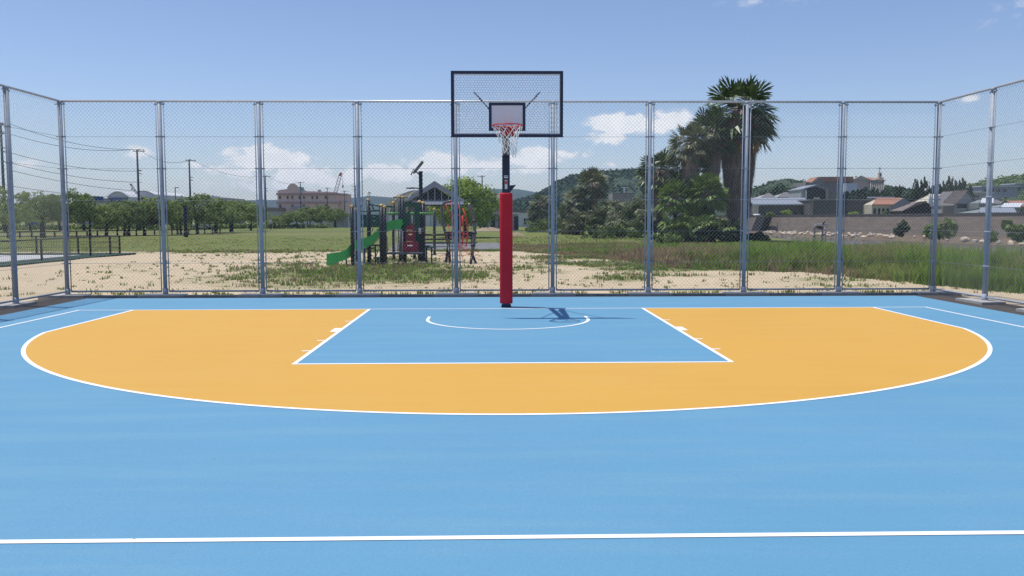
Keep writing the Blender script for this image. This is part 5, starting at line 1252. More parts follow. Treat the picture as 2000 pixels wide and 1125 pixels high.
# woods that clothe the slopes
def wood(label, prof, d, front, rough, nn_, size, m, seed, ztree):
    Y = d + CAM.y; xs_ = [P(px, 428, Y).x for px, py in prof]; zs_ = [CAM.z + (428 - py) * d / FPX for px, py in prof]; r_ = random.Random(seed); b = MB()
    for _ in range(nn_):
        x = r_.uniform(xs_[0], xs_[-1]); f = r_.random() ** 0.8; yy = -front * (1 - f) * 0.98; ff = 1 - smoothstep(0, 1, -yy / front); z = interp(x, xs_, zs_) * ff
        if z < 1.0: continue
        leaf_cloud(b, (x, Y + yy, z), ztree * r_.uniform(.8, 1.3), ztree, ztree * r_.uniform(0.6, 0.95), 22, size, r_, inner=0.5)
    tag(b.build('woodland', m, fix=False), label=label, cat='woodland', kind='stuff')
hill('hills', [(-500, 428), (-300, 405), (-100, 412), (60, 398), (200, 404), (300, 400), (420, 396), (470, 398), (540, 392), (600, 395), (660, 384), (690, 387), (720, 390), (745, 385), (780, 386), (830, 390), (880, 386), (915, 378), (940, 368), (960, 366), (990, 374), (1020, 376), (1050, 379), (1090, 384), (1200, 392), (1400, 400), (1600, 410), (1800, 428)], 3600, 1500, 1400, 'hill_far', 45, 3)
hill('hills', [(860, 428), (920, 412), (980, 404), (1020, 396), (1050, 386), (1065, 378), (1090, 362), (1110, 352), (1140, 346), (1180, 343), (1200, 343), (1225, 339), (1250, 339), (1280, 347), (1330, 362), (1400, 385), (1480, 410), (1560, 428)], 1150, 500, 520, 'hill_green', 13, 9, 30)
c = P(1181, 344, 1150 + CAM.y); root = empty('antenna_mast', (c.x, c.y, 40), 0, 'thin antenna mast standing on the ridge of the green hill', 'antenna')
b = MB(); b.tube([(0, 0, 0), (0, 0, c.z - 40 + 10.5)], 0.32, 6, r2=0.18); b.build('mast', 'pole_concrete', root); b = MB(); b.b2(-1.1, 1.1, -.2, .2, c.z - 40 + 6, c.z - 40 + 6.5); b.build('crossbar', 'pole_concrete', root)
hill('hills', [(1380, 428), (1440, 385), (1470, 372), (1500, 362), (1520, 359), (1545, 360), (1560, 366), (1590, 372), (1640, 368), (1690, 366), (1730, 374), (1790, 384), (1850, 392), (1900, 400), (1960, 428)], 400, 90, 110, 'hill_green', 6, 21, 20)
hill('hills', [(1800, 428), (1860, 380), (1890, 366), (1910, 360), (1940, 356), (1960, 352), (2000, 347), (2060, 342), (2150, 350), (2300, 380), (2450, 428)], 520, 160, 200, 'hill_green', 8, 31, 20)
wood('dark woodland covering the slope below the hilltop chapel', [(1440, 392), (1470, 376), (1500, 365), (1520, 362), (1545, 363), (1560, 369), (1590, 375), (1640, 371), (1690, 369), (1730, 377), (1790, 387), (1850, 395), (1900, 403)], 400, 108, 6, 1500, 1.2, 'leaf_dark', 71, 3.0)
wood('green woodland on the right hillside behind the terraced building', [(1830, 400), (1860, 383), (1890, 368), (1910, 362), (1940, 358), (1960, 354), (2000, 349), (2060, 344), (2150, 352)], 520, 195, 8, 1300, 1.6, 'leaf_shrub', 72, 3.8)
wood('forest covering the green hill behind the palms', [(920, 414), (980, 406), (1020, 398), (1050, 388), (1065, 380), (1090, 364), (1110, 354), (1140, 348), (1180, 345), (1200, 345), (1225, 341), (1250, 341), (1280, 349), (1330, 364)], 1150, 515, 13, 2600, 3.6, 'leaf_dark', 73, 8.0)
# reddish far building above the thicket
root, w, h = simple_block('red_plant', 'reddish brown plant building with a pale chimney below the green hill', 1196, 1238, 380, 420, 14, 'block_wall_pale')
b = MB(); b.b2(-w * 1.0, w * 1.1, -.3, 14.2, h, h + .5); b.build('roof', 'grey_tile', root); b = MB(); b.tube([(w * .15, 2, h), (w * .15, 2, h + 3.2)], 0.45, 8); b.b2(-w * .15, w * .5, 1.8, 2.2, h + 3.0, h + 3.3); b.build('chimney', 'pale_wall', root)

# ------------------------------------------------------------ sea wall, ramp, boulders
sw = empty('river_wall', (WALLP[1][0], WALLP[1][1], 0), 0, 'long brown concrete river wall with dark coping below the houses', 'wall')
o0 = Vector((WALLP[1][0], WALLP[1][1], 0)); b = MB(); cpb = MB()
for (xa, ya), (xb, yb) in zip(WALLP[:-1], WALLP[1:]):
    a = Vector((xa, ya, 0)) - o0; c = Vector((xb, yb, 0)) - o0; dv = (c - a).normalized(); nn = Vector((-dv.y, dv.x, 0)); nn = nn if nn.x > 0 else -nn
    A0, A1, C0, C1 = a - nn * 0.7, a + nn * 0.5, c - nn * 0.7, c + nn * 0.5
    b.quad(A0 + Vector((0, 0, -2.6)), C0 + Vector((0, 0, -2.6)), c + Vector((0, 0, WTOP - .25)), a + Vector((0, 0, WTOP - .25)))
    b.quad(a + Vector((0, 0, WTOP - .25)), c + Vector((0, 0, WTOP - .25)), C1 + Vector((0, 0, WTOP - .25)), A1 + Vector((0, 0, WTOP - .25)))
    b.quad(A1 + Vector((0, 0, WTOP - .25)), C1 + Vector((0, 0, WTOP - .25)), C1 + Vector((0, 0, -1)), A1 + Vector((0, 0, -1)))
    q = [a - nn * .12, c - nn * .12, c + nn * .6, a + nn * .6]
    for z in (WTOP - .25, WTOP): cpb.poly([p + Vector((0, 0, z)) for p in q])
    cpb.quad(q[0] + Vector((0, 0, WTOP - .25)), q[1] + Vector((0, 0, WTOP - .25)), q[1] + Vector((0, 0, WTOP)), q[0] + Vector((0, 0, WTOP)))
b.build('wall_face', 'sea_wall', sw, fix=False); cpb.build('coping', 'wall_cap', sw, fix=False)
def onwall(px):       # where a bearing of the photo meets the wall line
    d0 = ray(px, 428); best = None
    for (xa, ya), (xb, yb) in zip(WALLP[:-1], WALLP[1:]):
        den = d0.x * (yb - ya) - d0.y * (xb - xa)
        t = ((xa - CAM.x) * (yb - ya) - (ya - CAM.y) * (xb - xa)) / den; u = ((xa - CAM.x) * d0.y - (ya - CAM.y) * d0.x) / den
        if -0.001 <= u <= 1.001 and t > 0: return Vector((CAM.x + d0.x * t, CAM.y + d0.y * t, 0))
    return Vector((xb, yb, 0))
# ramp
a, c = onwall(1484), onwall(1516); rp = empty('boat_ramp', (a.x, a.y, 0), 0, 'dark slanting stair ramp against the river wall right of the tallest palm', 'ramp')
dv = (c - a); nn = Vector((-dv.y, dv.x, 0)).normalized(); nn = -nn if nn.x > 0 else nn
b = MB(); f0 = nn * 0.9; f1 = nn * 2.6
def ramp_poly(f): return [Vector((0, 0, -2.4)) + f, dv * 0.55 + Vector((0, 0, -2.4)) + f, dv * 1.0 + Vector((0, 0, WTOP - .4)) + f, dv * 0.48 + Vector((0, 0, WTOP - .4)) + f]
r0, r1 = ramp_poly(f0), ramp_poly(f1); b.poly(r1); b.poly(r0)
for i in range(4): b.quad(r0[i], r1[i], r1[(i + 1) % 4], r0[(i + 1) % 4])
b.build('stair_flight', 'ramp_dark', rp)
b = MB(); b.tube([r1[0] + Vector((0, 0, .8)), r1[3] + Vector((0, 0, .8))], .05, 6); b.build('handrail', 'grey_wall', rp)
b = MB(); q = -dv * 0.9; b.quad(q + f0 + Vector((0, 0, -1.7)), f0 + Vector((0, 0, -1.7)), f1 + Vector((0, 0, -1.7)), q + f1 + Vector((0, 0, -1.7))); b.quad(q + f1 + Vector((0, 0, -1.7)), f1 + Vector((0, 0, -1.7)), f1 + Vector((0, 0, -2.4)), q + f1 + Vector((0, 0, -2.4))); b.build('landing', 'ramp_dark', rp, fix=False)
# boulders
def rock_data(seed):
    import bmesh
    r_ = random.Random(seed); bm = bmesh.new(); bmesh.ops.create_icosphere(bm, subdivisions=2, radius=1)
    for v in bm.verts:
        n_ = v.co.normalized(); v.co *= 1 + 0.35 * noise.noise(n_ * 1.3 + Vector((seed * 3.1, 0, 0))) + 0.12 * noise.noise(n_ * 3.5 + Vector((0, seed, 0)))
    for _ in range(7):
        n_ = Vector((r_.gauss(0, 1), r_.gauss(0, 1), r_.gauss(0, 1))).normalized(); lim = r_.uniform(0.6, 0.85)
        for v in bm.verts:
            k = v.co.dot(n_)
            if k > lim: v.co -= n_ * (k - lim)
    me = bpy.data.meshes.new('boulder'); bm.to_mesh(me); bm.free(); me.materials.append(MATS['rock' if seed % 3 else 'rock_grey']); return me
RK = [rock_data(i + 1) for i in range(7)]
r_ = random.Random(41)
big = [(1886, 471, 8, 'large pale boulder right of the right corner fence post'), (1906, 473, 6, 'flatter boulder touching the large pale one on its right'), (1946, 472, 6, 'boulder seen just right of the side fence post'), (1953, 476, 5, 'small boulder under the one right of the side post'),
       (1984, 467, 11, 'tallest pale boulder near the right edge of the photo'), (1976, 478, 8, 'low boulder at the foot of the tallest one'), (1807, 466, 7, 'flat grey boulder left of the right corner post'), (1787, 464, 3, 'little stone left of the flat grey boulder'), (1853, 471, 4, 'small yellowish stone right of the corner post'), (1866, 462, 3, 'small pale stone high on the bank behind the corner post'), (1998, 480, 6, 'boulder cut by the right edge of the photo'), (1920, 474, 5, 'dull boulder midway between the two right fence posts')]
def put_rock(px, py, rpx, label, group='boulders along the far river bank', z=None):
    w = onwall(px); dw = (w - CAM).length; zb = -1.3
    d = (CAM.z - zb) * FPX / (py - 428); d = min(d, dw * 0.985)
    P_ = P(px, 428, d + CAM.y); 
    o = link('boulder', RK[r_.randrange(7)]); s = rpx * d / FPX
    zz = CAM.z - (py - 428) * d / FPX
    o.location = (P_.x, P_.y, zz); o.scale = (s * 1.1, s * r_.uniform(.8, 1.2), s * r_.uniform(.55, .85)); o.rotation_euler = (r_.uniform(-.3, .3), r_.uniform(-.3, .3), r_.uniform(0, 6.28)); return tag(o, label, 'boulder', group)
for px, py, rp_, lb in big: put_rock(px, py, rp_, lb)
for k in range(120):
    px = 1492 + 262 * (k + r_.random()) / 120; t_ = (px - 1492) / 262; py = 452 + 7 * t_ + r_.uniform(0, 5 + 6 * t_ * (1.4 - t_))
    put_rock(px, py, r_.uniform(2.2, 5.0), 'pale angular stone in the riprap at the foot of the river wall')
# metal stand in the river
d = 78.0; c = P(1609, 428, d + CAM.y); st = empty('metal_stand', (c.x, c.y, -1.9), 0, 'rusty metal frame stand in the river with a short slanting arm', 'stand')
def sx(px): return (px - 1609) * d / FPX
def sz(py): return CAM.z - (py - 428) * d / FPX + 1.9
for px, y in ((1592.5, 0), (1608, 0), (1616, 1.2), (1624, 1.2), (1600, 1.2)): b = MB(); b.tube([(sx(px), y, -0.1), (sx(px), y, sz(440 if px < 1620 else 449))], 0.045, 6); b.build('leg', 'arch_metal', st, True)
b = MB(); b.tube([(sx(1592), 0, sz(440)), (sx(1616), 0, sz(440)), (sx(1625), 1.2, sz(449)), (sx(1600), 1.2, sz(449)), (sx(1592), 0, sz(440))], 0.05, 6); b.tube([(sx(1592), 0, sz(449)), (sx(1616), 0.6, sz(449))], 0.03, 6); b.build('top_frame', 'grey_wall', st, True)
b = MB(); b.tube([(sx(1607), 0, sz(440)), (sx(1611), 0, sz(434))], 0.06, 6); b.build('arm', 'black_metal', st)
b = MB(); b.b2(sx(1598), sx(1611), .2, .6, sz(450), sz(443)); b.build('box', 'bark', st)

# ------------------------------------------------------------ houses beyond the wall
GZ = 1.2
def house(name, label, pts, d, depth, wallm, roofm, cat='house', group=None, z0=GZ):
    """pts: (eave_left px,py), (apex px,py), (eave_right px,py): gable end facing the court"""
    Y = d + CAM.y; e0, ap, e1 = [P(px, py, Y) for px, py in pts]; ox = (e0.x + e1.x) / 2
    root = empty(name, (ox, Y, z0), 0, label, cat, group)
    L0_, T_, R0_ = (e0.x - ox, e0.z - z0), (ap.x - ox, ap.z - z0), (e1.x - ox, e1.z - z0); iw = 0.94
    b = MB(); b.prism([(L0_[0] * iw, 0), (R0_[0] * iw, 0), (R0_[0] * iw, R0_[1] - .15), (T_[0], T_[1] - .2), (L0_[0] * iw, L0_[1] - .15)], 'y', 0, depth); b.build('wall', wallm, root)
    b = MB()
    for q in (L0_, R0_): b.prism([T_, q, (q[0], q[1] - .22), (T_[0], T_[1] - .22)], 'y', -.5, depth + .5)
    b.build('roof', roofm, root); return root, L0_, T_, R0_
def side_house(name, label, px0, px1, pr, pe, d, depth, wallm, roofm, ridge=(None, None), cat='house', group=None, z0=GZ, rot=0.0):
    """long side facing the court: ridge row pr, eave row pe, ridge ends may be inset for a hipped look"""
    Y = d + CAM.y; x0, x1 = P(px0, 428, Y).x, P(px1, 428, Y).x; ox = (x0 + x1) / 2; w = (x1 - x0) / 2
    ze = CAM.z + (428 - pe) * d / FPX - z0; zr = CAM.z + (428 - pr) * (d + depth / 2) / FPX - z0
    r0 = -w if ridge[0] is None else P(ridge[0], 428, Y + depth / 2).x - ox; r1 = w if ridge[1] is None else P(ridge[1], 428, Y + depth / 2).x - ox
    root = empty(name, (ox, Y, z0), rot, label, cat, group)
    b = MB(); b.b2(-w * .96, w * .96, .3, depth - .3, 0, ze - .05); 
    for x in (-w * .96, w * .96): b.poly([(x, .3, ze - .05), (x, depth - .3, ze - .05), ((r0 if x < 0 else r1) * .96, depth / 2, zr - .25)])
    b.build('wall', wallm, root)
    b = MB()
    for dz in (0, -.2):
        b.quad((-w, -.2, ze + dz), (w, -.2, ze + dz), (r1, depth / 2, zr + dz), (r0, depth / 2, zr + dz)); b.quad((-w, depth + .2, ze + dz), (w, depth + .2, ze + dz), (r1, depth / 2, zr + dz), (r0, depth / 2, zr + dz))
    b.quad((-w, -.2, ze), (w, -.2, ze), (w, -.2, ze - .2), (-w, -.2, ze - .2))
    b.build('roof', roofm, root, fix=False); return root, w, ze, zr
# long shed
root, w, ze, zr = side_house('long_shed', 'long grey block shed with a silvery corrugated roof right of the palm', 1470, 1580, 388, 400, 205, 14, 'block_wall', 'metal_roof', (None, 1571), 'shed')
b = MB(); b.b2(-w * .99, -w * .80, -0.1, 0.28, 0, ze - .1); b.build('end_wall', 'cream_wall', root); b = MB(); b.b2(-w * 1.02, w * 1.0, -.45, -.22, ze - .28, ze - .05); b.build('gutter', 'white_roof', root)
for k in range(5): b = MB(); x = -w * .6 + k * w * .33; b.b2(x, x + 1.2, .2, .31, 1.0, 1.8); b.build('window', 'window_dark', root)
van_ = empty('white_tank', (root.location.x - w * .95, root.location.y - 2.2, GZ), 0, 'white tank at the left end of the long block shed', 'tank'); b = MB(); b.tube([(-.7, 0, .9), (.7, 0, .9)], .55, 12); b.build('tank', 'car_white', van_, True); b = MB(); b.b2(-.6, -.4, -.4, .4, 0, .5); b.b2(.4, .6, -.4, .4, 0, .5); b.build('stand', 'grey_wall', van_)
# block building
root, w, h = simple_block('block_building', 'long low dull grey block building behind the river wall, right of the long shed', 1583, 1700, 393, 200, 16, 'block_wall', z0=GZ)
b = MB(); b.b2(-w - .2, w + .2, -.3, 16.2, h, h + .25); b.build('roof', 'kerb_concrete', root)
b = MB(); b.b2(-w * .99, -w * .93, -.12, 0, 0, h); b.build('corner_panel', 'block_wall_pale', root)
for k in range(9): b = MB(); x = -w * .85 + k * w * .2; b.b2(x, x + .12, -.10, 0, 0, h - .2); b.build('pilaster', 'block_wall', root)
# open dark gable
root, a_, t_, c_ = house('open_boathouse', 'dark open fronted gable building with pale posts behind the block building', [(1564, 369.5), (1594.6, 360.5), (1617.5, 368.5)], 235, 10, 'grey_wall', 'metal_roof', 'boathouse')
b = MB(); b.prism([(-2.4, 2.0), (c_[0] * .9, 2.0), (c_[0] * .9, c_[1] - .5), (t_[0], t_[1] - .6), (-2.4, a_[1] + .2)], 'y', -.15, .02); b.build('opening', 'shelter_dark', root)
for x in (-2.4, c_[0] * .92): b = MB(); b.b2(x - .12, x + .12, -.5, -.2, 0, c_[1] - .4); b.build('post', 'gutter_white', root)
b = MB(); b.b2(-2.4, c_[0], -.55, -.3, 2.9, 3.1); b.build('balcony_rail', 'handrail', root); b = MB(); b.b2(-.3, 1.4, -.3, -.16, 5.6, 6.1); b.build('lamp_board', 'cream_wall', root)
Y = 233 + CAM.y; q = [P(1617, 370, Y), P(1647, 391, Y), P(1650, 398, Y), P(1617, 398, Y)]; lr = empty('lean_to', (q[0].x, Y, GZ), 0, 'grey sloping lean to roof falling to the right of the dark boathouse', 'building')
b = MB(); b.prism([(p.x - q[0].x, p.z - GZ) for p in q][::-1], 'y', 0, 8); b.build('roof', 'grey_tile', lr)
# hill top complex
d = 350.0; Y = d + CAM.y
hz0 = CAM.z + (428 - 384) * d / FPX
cx_ = empty('hilltop_hall', (P(1620, 428, Y).x, Y, hz0 - 6), 0, 'hilltop hall with long terracotta roof, left of the white columned one', 'building'); ox = cx_.location.x; oz = hz0 - 6
def QX(px): return P(px, 428, Y).x - ox
def QZ(py): return CAM.z + (428 - py) * d / FPX - oz
b = MB(); b.b2(QX(1575), QX(1606), 2, 16, 0, QZ(357)); b.b2(QX(1606), QX(1660), 0, 16, 0, QZ(358)); b.build('wall', 'block_wall_pale', cx_)
b = MB(); b.prism([(QX(1582), QZ(358)), (QX(1664), QZ(357)), (QX(1662), QZ(347)), (QX(1594), QZ(347.5))], 'y', -0.8, 8); b.build('roof', 'terracotta', cx_)
b = MB(); b.prism([(QX(1572), QZ(364)), (QX(1590), QZ(354)), (QX(1597), QZ(347)), (QX(1604), QZ(358)), (QX(1604), QZ(364))], 'y', -1.2, -.85); b.build('gable', 'block_wall_pale', cx_)
windows(cx_, [(QX(a_), QX(a_ + 3), QZ(363), QZ(360)) for a_ in (1650, 1655)], 0)
tm = empty('hilltop_chapel', (P(1695, 428, Y).x, Y, hz0 - 6), 0, 'hilltop chapel with columns, terracotta roof and a small cross topped tower', 'chapel'); ox = tm.location.x
b = MB(); b.b2(QX(1664), QX(1727), 1.5, 14, 0, QZ(353)); b.build('wall', 'pink_wall', tm)
b = MB(); b.prism([(QX(1662), QZ(353)), (QX(1697), QZ(353)), (QX(1680), QZ(344.5))], 'y', 0.2, 1.4); b.build('gable', 'cream_wall', tm)
b = MB(); b.quad((QX(1697.5), -.2, QZ(352.8)), (QX(1724), -.2, QZ(352.3)), (QX(1719), 7, QZ(348)), (QX(1681), 7, QZ(344))); b.quad((QX(1697.5), 14, QZ(352.8)), (QX(1724), 14, QZ(352.3)), (QX(1719), 7, QZ(348)), (QX(1681), 7, QZ(344))); b.build('roof', 'terracotta', tm, fix=False)
for k in range(8): b = MB(); x = QX(1699 + k * 3.6); b.tube([(x, 0.4, 0), (x, 0.4, QZ(355.3))], 0.25, 8); b.build('column', 'cream_wall', tm, True)
b = MB(); b.b2(QX(1697), QX(1727.5), 0, 1.45, QZ(355.3), QZ(353.2)); b.build('entablature', 'cream_wall', tm)
b = MB(); b.b2(QX(1718), QX(1727.5), 2.0, 4.5, QZ(355), QZ(348)); b.b2(QX(1719), QX(1724), 2.2, 3.6, QZ(348), QZ(338.5)); b.build('tower', 'cream_wall', tm)
b = MB(); b.b2(QX(1720.7), QX(1722.3), 2.1, 2.19, QZ(345), QZ(340.5)); b.build('window', 'window_dark', tm)
b = MB(); b.tube([(QX(1721.4), 2.9, QZ(338.5)), (QX(1721.4), 2.9, QZ(327))], 0.16, 6); b.tube([(QX(1718.8), 2.9, QZ(330.5)), (QX(1724), 2.9, QZ(330.5))], 0.14, 6); b.build('cross', 'grey_wall', tm)
root, w, h = simple_block('white_terrace', 'low white terrace wall on the hilltop between the two terracotta roofs', 1651, 1672, 361, 335, 4, 'white_roof', z0=8); b = MB(); b.b2(-w, w, -.1, 4.1, h, h + .25); b.build('coping', 'pale_wall', root)
# grey hipped houses behind long shed
for px0, px1, pr, pe, rd, lb in ((1483, 1516, 378.5, 388, (1497, 1502), 'left one of two pale grey hipped roofs behind the long shed'), (1516, 1546, 377, 387, (1529, 1537), 'right one of two pale grey hipped roofs behind the long shed')):
    side_house('hipped_house', lb, px0, px1, pr, pe, 250, 9, 'grey_wall', 'grey_tile', rd, group='hipped houses behind the long shed')
# terracotta house
root, w, ze, zr = side_house('terracotta_house', 'small house with terracotta roof and arched openings behind the river wall', 1702, 1762, 388, 401, 195, 8, 'cream_wall', 'terracotta', (1711, 1760))
b = MB(); b.b2(-w * .8, w * .98, 3.8, 4.2, zr - .1, zr + .22); b.build('ridge_cap', 'white_roof', root)
b = MB(); b.prism([(w * .34, 0), (w * 1.85, 0), (w * 1.85, ze - .3), (w * 1.0, zr - .2), (w * .34, ze)], 'y', -.35, .12); b.build('gable_wall', 'green_grey_wall', root)
b = MB(); b.b2(w * .72, w * .88, -.42, -.36, 1.5, 2.4); b.build('window', 'window_dark', root)
for k in range(4): b = MB(); x = -w * .85 + k * w * .28; b.b2(x, x + w * .15, .15, .31, 0, ze - .9); b.build('opening', 'shelter_dark', root)
b = MB(); b.b2(-w, w * .2, -1.2, -.3, .2, .45); b.build('terrace', 'pale_wall', root)
# dark gable
root, a_, t_, c_ = house('dark_gable_house', 'house with wide black gable front and brown roof left of the corner post', [(1757, 411), (1806, 393.5), (1828, 408)], 190, 12, 'black_tile', 'brown_tile')
b = MB(); b.prism([(a_[0], a_[1]), (t_[0], t_[1] + .1), (t_[0] - 2.2, t_[1] - .1), (a_[0] * 1.04, a_[1] - .15)], 'y', -1.6, -.55); b.build('front_roof', 'brown_tile', root)
b = MB(); b.b2(a_[0] * 1.1, a_[0] * .3, -2.2, -1.3, .7, .85); b.build('porch_roof', 'grey_tile', root)
# cream gable behind
root, w, ze, zr = side_house('cream_roof_house', 'house with pale beige roof behind the black gable one', 1812, 1856, 381, 397, 212, 9, 'cream_wall', 'cream_wall', (1812, 1853))
b = MB(); b.prism([(-w * 1.35, 0), (-w * .1, 0), (-w * .4, ze * .5), (-w * .95, zr)], 'y', -.6, -.1); b.build('gable_wall', 'white_roof', root)
# grey house
root, a_, t_, c_ = house('grey_gable_house', 'tall grey house with gable end and roof window right of the corner post', [(1860, 401), (1887, 372), (1911, 400)], 180, 9, 'grey_wall', 'grey_tile')
b = MB(); b.quad((t_[0] + .1, -.55, t_[1]), (t_[0] - 2.6, -.1, t_[1]), (a_[0] - 2.4, -.6, a_[1] + .6), (a_[0] + .2, -1.2, a_[1] + .3)); o_ = b.build('side_roof', 'brown_tile', root, fix=False); md = o_.modifiers.new('t', 'SOLIDIFY'); md.thickness = .2
b = MB(); b.b2(a_[0] - 2.2, a_[0] + .1, -.45, .1, 0, a_[1] - .1); b.build('side_wall', 'brown_tile', root)
b = MB(); b.b2(-1.8, .2, -.12, .02, 2.4, 3.4); f_ = b.build('window', 'window_dark', root); b = MB(); b.b2(-1.9, .3, -.16, -.06, 2.28, 2.4); b.build('sill', 'pale_wall', f_)
b = MB(); b.b2(1.2, 1.9, -.12, .02, 3.0, 3.7); b.build('window', 'window_dark', root); b = MB(); b.b2(-1.6, 1.0, -.12, .02, .2, 1.6); b.build('door', 'shelter_dark', root)
# white roofs at far right
for px0, px1, pr, pe, d_, rd, rm, lb in ((1912, 1938, 389, 398, 175, (1917, 1939), 'white_roof', 'small house with white roof just left of the side fence post'), (1952, 1990, 398.5, 406.5, 165, (1960, 1998), 'white_roof', 'house with long white roof near the right edge'), (1911, 1984, 408, 417, 160, (1913, 1980), 'metal_roof', 'low wide shed with light grey roof right of the grey gable house'),
                                        (1940, 1965, 392, 400, 200, None, 'grey_tile', 'grey roofed house between the two white roofs'), (1985, 2040, 394, 405, 185, None, 'terracotta', 'house with dull red roof at the right edge')):
    root, w, ze, zr = side_house('low_house', lb, px0, px1, pr, pe, d_, 8, 'green_grey_wall', rm, rd or (None, None), group='low houses at the right')
    for k in range(3): b = MB(); x = -w * .7 + k * w * .5; b.b2(x, x + w * .25, .2, .31, max(.3, ze - 1.9), ze - .7); b.build('window', 'window_dark', root)
hill('hills', [(1850, 428), (1900, 390), (1940, 383), (2000, 379), (2100, 383), (2250, 428)], 350, 100, 130, 'hill_green', 5, 51, 16)
wood('bushes and small trees growing around the terraces on the right hillside', [(1860, 428), (1900, 390), (1940, 383), (2000, 379), (2100, 383), (2250, 428)], 350, 128, 5, 520, 1.0, 'leaf_shrub', 74, 2.2)
for px0, px1, pt, d_, lb in ((1915, 1985, 367, 330, 'long terraced building with a white roof line on the right hillside'), (1980, 2030, 362, 350, 'pale terrace block highest on the right hillside'), (1898, 1935, 379, 300, 'low hillside building left of the side fence post, below the long terrace')):
    root, w, h = simple_block('hillside_terrace', lb, px0, px1, pt, d_, 10, 'grey_wall', z0=6, group='buildings on the right hillside')
    b = MB(); b.b2(-w - .4, w + .4, -.8, 10.2, h, h + .4); b.build('roof', 'pale_wall', root); windows(root, [(-w + 1 + k * 2.4, -w + 2.4 + k * 2.4, h - 2.0, h - .9) for k in range(int(w * 2 / 2.4) - 1)], 0)
# wooded slope trees
HT = [(1478, 386, 16, 'd0'), (1494, 372, 18, 'd1'), (1512, 366, 18, 'd2'), (1530, 362, 17, 'd0'), (1548, 366, 16, 'd1'), (1566, 372, 16, 'd2'), (1555, 386, 14, 'd0'), (1590, 374, 14, 'd1'), (1648, 376, 14, 'd2'), (1664, 372, 16, 'd0'), (1684, 366, 16, 'd1'), (1704, 366, 15, 'd2'), (1724, 372, 16, 'd0'), (1742, 378, 15, 'd1'), (1680, 384, 18, 'd2'), (1710, 388, 18, 'd0'), (1735, 392, 15, 'd1')]
wd = ['at the left end of the wooded slope, next to the palm skirt', 'above the left hipped roof', 'rising between the two hipped roofs', 'highest above the right hipped roof', 'left of the dark boathouse roof', 'touching the boathouse roof', 'low beside the boathouse wall', 'just behind the boathouse gable', 'under the white terrace wall, left side', 'right below the white terrace wall', 'below the chapel gable', 'below the chapel columns', 'right under the chapel tower', 'on the slope right of the chapel tower', 'low above the block building roof', 'directly above the terracotta house roof, left side', 'above the right part of the terracotta roof']
for i, (px, pt, hw, ck) in enumerate(HT):
    d = 290 + (i % 3) * 14; Y = d + CAM.y; c = P(px, 428, Y); zt_ = CAM.z + (428 - pt) * d / FPX; zb_ = 2.0
    tree('hillside_tree', 'dark round tree ' + wd[i], 'tree', 'dark trees on the wooded slope', (c.x, c.y, zb_), zt_ - zb_, hw * d / FPX * 1.1, ck, i % 3, i * 1.1, 0.95)
CT = [(1753, 362, 7, 'd1'), (1788, 350, 8, 'd0'), (1803, 346, 9, 'd2'), (1818, 362, 9, 'd1'), (1772, 378, 14, 'd2'), (1852, 344, 8, 'd0'), (1867, 352, 8, 'd1'), (1878, 347, 8, 'd2'), (1890, 362, 8, 'd0'), (1838, 370, 12, 'd1'), (1800, 382, 14, 'd0'), (1840, 354, 9, 'd2')]
cdn = ['small and pointed, right of the chapel hill', 'first of the pair left of the corner post', 'tallest of the pair left of the corner post', 'lower, close to the corner post on its left', 'broad and low behind the terracotta house', 'tallest one right of the corner post', 'middle one of the three right of the corner post', 'third one right of the corner post', 'smallest one beside the hillside', 'half hidden behind the corner post', 'broad below the tall pair', 'thin one just right of the corner post']
for i, (px, pt, hw, ck) in enumerate(CT):
    d = 250 + (i % 3) * 10; Y = d + CAM.y; c = P(px, 428, Y); zt_ = CAM.z + (428 - pt) * d / FPX
    tree('tall_tree', 'upright dark tree, ' + cdn[i], 'tree', 'upright dark trees behind the houses', (c.x, c.y, 1.2), zt_ - 1.2, hw * d / FPX * 1.3, ck, i % 3, i * 1.4, 0.95)
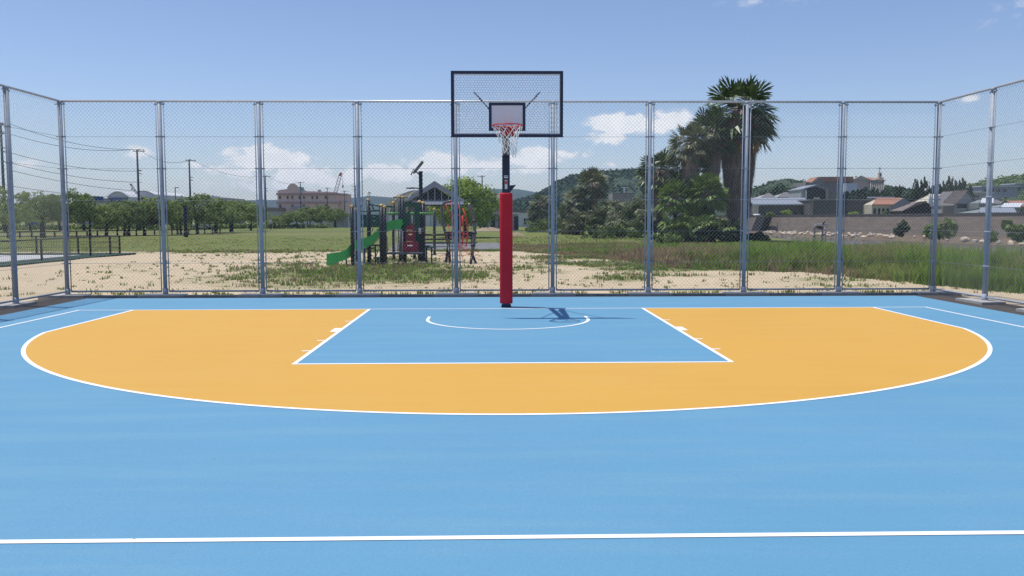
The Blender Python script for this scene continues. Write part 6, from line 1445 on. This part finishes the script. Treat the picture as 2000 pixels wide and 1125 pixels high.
def bush(label, px, pt, pb, hw, m, seed, d):
    r_ = random.Random(seed); Y = d + CAM.y; c = P(px, 428, Y); z0 = CAM.z - (pb - 428) * d / FPX; h = (pb - pt) * d / FPX; w = hw * d / FPX
    root = empty('bush', (c.x, c.y, z0), 0, label, 'bush', 'bushes along the river wall'); b = MB()
    for i in range(16): a = r_.uniform(0, 6.28); k = r_.uniform(0, .75); leaf_cloud(b, (cos(a) * w * k, sin(a) * w * k, h * r_.uniform(.08, .8)), w * .42, w * .42, h * .28, 34, .34, r_, inner=.2)
    b.build('foliage', m, root, fix=False); b = MB(); b.tube([(0, 0, -.3), (0.1, 0, h * .5)], .12, 6); b.build('stem', 'bark', root)
for a_ in [('round bush growing at the foot of the river wall left of the corner post', 1762, 434, 461, 15, 'leaf_dark', 1, 118), ('bush half hidden behind the right corner post', 1822, 440, 466, 20, 'leaf_shrub', 2, 100), ('dark bush just right of the corner post under the grey house', 1855, 425, 464, 20, 'leaf_shrub', 3, 98),
           ('bright green bush on top of the wall before the long shed', 1537, 412, 424, 13, 'leaf_lime', 4, 190), ('small bush above the dark stair ramp', 1503, 416, 426, 9, 'leaf_shrub', 5, 190), ('small bush on the wall before the block building', 1668, 416, 424, 9, 'leaf_lime', 6, 170), ('weedy bush on the bank left of the tallest boulder', 1935, 455, 472, 18, 'leaf_shrub', 7, 85), ('bush behind the tallest boulder at the right edge', 1990, 440, 470, 22, 'leaf_shrub', 8, 88),
           ('dark shrub on the bank beneath the low wide shed', 1970, 432, 452, 16, 'leaf_shrub', 9, 95), ('small bush growing near the terracotta house terrace', 1728, 413, 421, 6, 'leaf_shrub', 10, 170)]: bush(*a_)
#HAZE
HZ = 0.9e-4
b = MB(); b.b2(-6100, 6100, -3100, 6600, -3.6, 200); hb_ = b.build('haze', 'sand_dummy' if False else 'concrete'); hb_.data.materials.clear()
m = bpy.data.materials.new('haze'); m.use_nodes = True; nt = m.node_tree; nt.nodes.clear(); v = nt.nodes.new('ShaderNodeVolumePrincipled'); v.inputs['Color'].default_value = (0.50, 0.70, 1.0, 1); v.inputs['Density'].default_value = HZ; v.inputs['Anisotropy'].default_value = 0.2
oo = nt.nodes.new('ShaderNodeOutputMaterial'); nt.links.new(v.outputs[0], oo.inputs['Volume']); hb_.data.materials.append(m); tag(hb_, kind='stuff')
